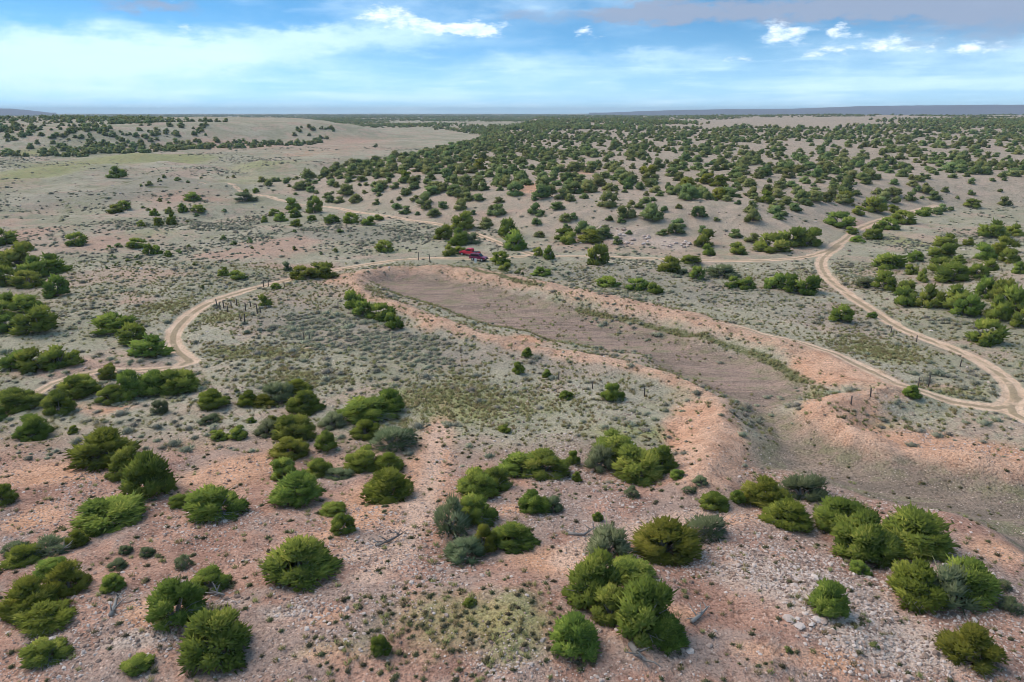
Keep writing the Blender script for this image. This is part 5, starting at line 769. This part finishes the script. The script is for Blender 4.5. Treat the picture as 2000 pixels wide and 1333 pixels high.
for i, (pts, rad, lab) in enumerate(LOGS):
    q = random.Random(i); m = MB(); zs = [float(gz(a, b)[0]) for a, b in pts]; b0 = pts[0]
    loc = (b0[0], b0[1], zs[0])
    L = [(a - b0[0], b - b0[1], zz - zs[0] + 0.12 + 0.25 * (j == len(pts) - 1)) for j, ((a, b), zz) in enumerate(zip(pts, zs))]
    m.tube(L, [rad * 1.3, rad, rad * .4][:len(L)], 6)
    for t in range(7):
        f = q.uniform(.2, .95); s0 = Vector(L[0]).lerp(Vector(L[1]), f) if t % 2 else Vector(L[1]).lerp(Vector(L[2]), f)
        e = s0 + Vector((q.uniform(-.8, .8), q.uniform(-.8, .8), q.uniform(.1, .55))); mid_ = s0.lerp(e, .5) + Vector((0, 0, q.uniform(-.05, .15)))
        m.tube([s0, mid_, e], [rad * .45, rad * .3, rad * .1], 4)
    o = m.build('dead_branch', M['dead'], None, True); o.location = loc; tag(o, lab, 'dead wood')

# ---------------------------------------------------------------- the parked vehicles
def paint(name, col, rough=0.3, spec=0.5): return plain(name, col, rough, spec, 0.04, 2.0)
M['red'] = paint('red_paint', (0.68, 0.016, 0.05)); M['maroon'] = paint('maroon_paint', (0.22, 0.016, 0.07)); M['glass'] = paint('dark_glass', (0.02, 0.022, 0.03), 0.08)
M['tyre'] = paint('tyre_rubber', (0.02, 0.02, 0.02), 0.8, 0.2); M['rim'] = paint('rim_metal', (0.5, 0.5, 0.5), 0.35); M['white'] = paint('white_paint', (0.82, 0.82, 0.82), 0.4)
M['lamp'] = paint('lamp_lens', (0.75, 0.75, 0.7), 0.1); M['tail'] = paint('tail_lens', (0.4, 0.01, 0.01), 0.2); M['trim'] = paint('black_trim', (0.03, 0.03, 0.032), 0.6)
def vehicle(name, x, y, rz, label, body, kind):
    t = empty(name, (x, y, float(gz(x, y)[0]) + 0.02), rz, (0.9, 0.9, 0.9)); tag(t, label, 'truck' if kind == 'pickup' else 'car')
    W = 0.94 if kind == 'pickup' else 0.92; Lh = 2.7 if kind == 'pickup' else 2.25
    m = MB()
    if kind == 'pickup':
        m.prism([(-2.7, .55), (-2.7, 1.0), (-2.62, 1.08), (-.95, 1.10), (-.95, 1.12), (1.05, 1.12), (2.45, 1.02), (2.68, .9), (2.7, .55)], -W, W, .03); m.build('body', body, t)
        c = MB(); c.prism([(-.98, 1.10), (-.82, 1.80), (-.6, 1.86), (.35, 1.84), (1.08, 1.11)], -.78, .78, .05); cb = c.build('cabin', body, t)
        g = MB(); g.prism([(-.72, 1.24), (-.64, 1.72), (.28, 1.72), (.80, 1.24)], -.795, .795, .0); g.build('window', M['glass'], cb)
        g = MB(); g.v = [(.43, -.66, 1.80), (.43, .66, 1.80), (1.06, .70, 1.20), (1.06, -.70, 1.20)]; g.f = [(0, 3, 2, 1)]; g.v = [(a + .04, b, c_ + .02) for a, b, c_ in g.v]; g.build('windscreen', M['glass'], cb)
        b = MB(); b.box((-1.83, 0, 1.10), (1.5, 1.6, .06)); b.build('bed_liner', M['trim'], t)
    else:
        m.prism([(-2.2, .5), (-2.25, .95), (-2.1, 1.05), (1.0, 1.06), (2.0, .96), (2.22, .82), (2.25, .5)], -W, W, .03); m.build('body', body, t)
        c = MB(); c.prism([(-2.15, 1.04), (-2.0, 1.68), (-1.8, 1.76), (.15, 1.74), (1.0, 1.05)], -.78, .78, .05); cb = c.build('cabin', body, t)
        g = MB(); g.prism([(-1.9, 1.15), (-1.8, 1.62), (.1, 1.62), (.68, 1.15)], -.795, .795, 0); g.build('window', M['glass'], cb)
        g = MB(); g.v = [(.25, -.66, 1.70), (.25, .66, 1.70), (1.0, .7, 1.12), (1.0, -.7, 1.12)]; g.f = [(0, 3, 2, 1)]; g.v = [(a + .04, b, c_ + .02) for a, b, c_ in g.v]; g.build('windscreen', M['glass'], cb)
        rr_ = MB()
        for s in (-.6, .6): rr_.tube([(-1.8, s, 1.82), (.0, s, 1.82)], [.03, .03], 5)
        rr_.build('roof_rack', M['trim'], cb)
    for sx in (-Lh + .95, Lh - .92):
        for s in (-1, 1):
            w = MB(); w.cyl((sx, .40), .40, s * (W - .20), s * (W + .03), 16); wo = w.build('wheel', M['tyre'], t); r_ = MB(); r_.cyl((sx, .40), .24, s * (W + .0), s * (W + .045), 12); r_.build('rim', M['rim'], wo)
    for s in (-1, 1):
        h = MB(); h.box((Lh - .02, s * .68, .82), (.1, .34, .16)); h.build('headlight', M['lamp'], t)
        h = MB(); h.box((-Lh + .0, s * .80, .86), (.1, .18, .28)); h.build('tail_light', M['tail'], t)
    b = MB(); b.box((Lh + .02, 0, .52), (.16, 1.8, .2)); b.build('bumper', M['trim'], t)
    b = MB(); b.box((-Lh - .02, 0, .52), (.16, 1.8, .2)); b.build('bumper', M['trim'], t)
    gr = MB(); gr.box((Lh + .01, 0, .82), (.06, .9, .18)); gr.build('grille', M['trim'], t)
    return t
(cx1, cy1), (cx2, cy2) = CARS
vehicle('pickup_truck', cx1, cy1 + 3.0, math.radians(155), 'bright red pickup truck parked behind a darker car at the track end', M['red'], 'pickup')
vehicle('parked_car', cx2 + .3, cy2 + .8, math.radians(-25), 'dark maroon car parked in front of the bright red truck', M['maroon'], 'suv')
b = MB(); b.box((0, 0, .38), (.5, .42, .76), (.94, .94)); lo = b.build('storage_box', M['white'], None); lo.location = (cx2 - .3, cy2 - 1.4, float(gz(cx2 - .3, cy2 - 1.4)[0])); tag(lo, 'white upright box standing beside the dark maroon car', 'box')
b = MB(); b.box((0, 0, .80), (.54, .46, .07), (.95, .95)); b.build('lid', M['white'], lo)

# ---------------------------------------------------------------- the air
def haze():
    m, k = new_mat('haze_air')
    pv = k.n('ShaderNodeVolumePrincipled'); pv.inputs['Color'].default_value = (0.78, 0.88, 1.0, 1); pv.inputs['Density'].default_value = 1.15e-4; pv.inputs['Anisotropy'].default_value = 0.0
    o = k.n('ShaderNodeOutputMaterial'); k.t.links.new(pv.outputs[0], o.inputs['Volume'])
    b = MB(); b.box((0, 5900, 44), (25800, 12200, 106)); me = b.mesh('haze', m); tag(obj('haze', me), 'thin blue air between the camera and the horizon', 'haze', kind='stuff')
haze()
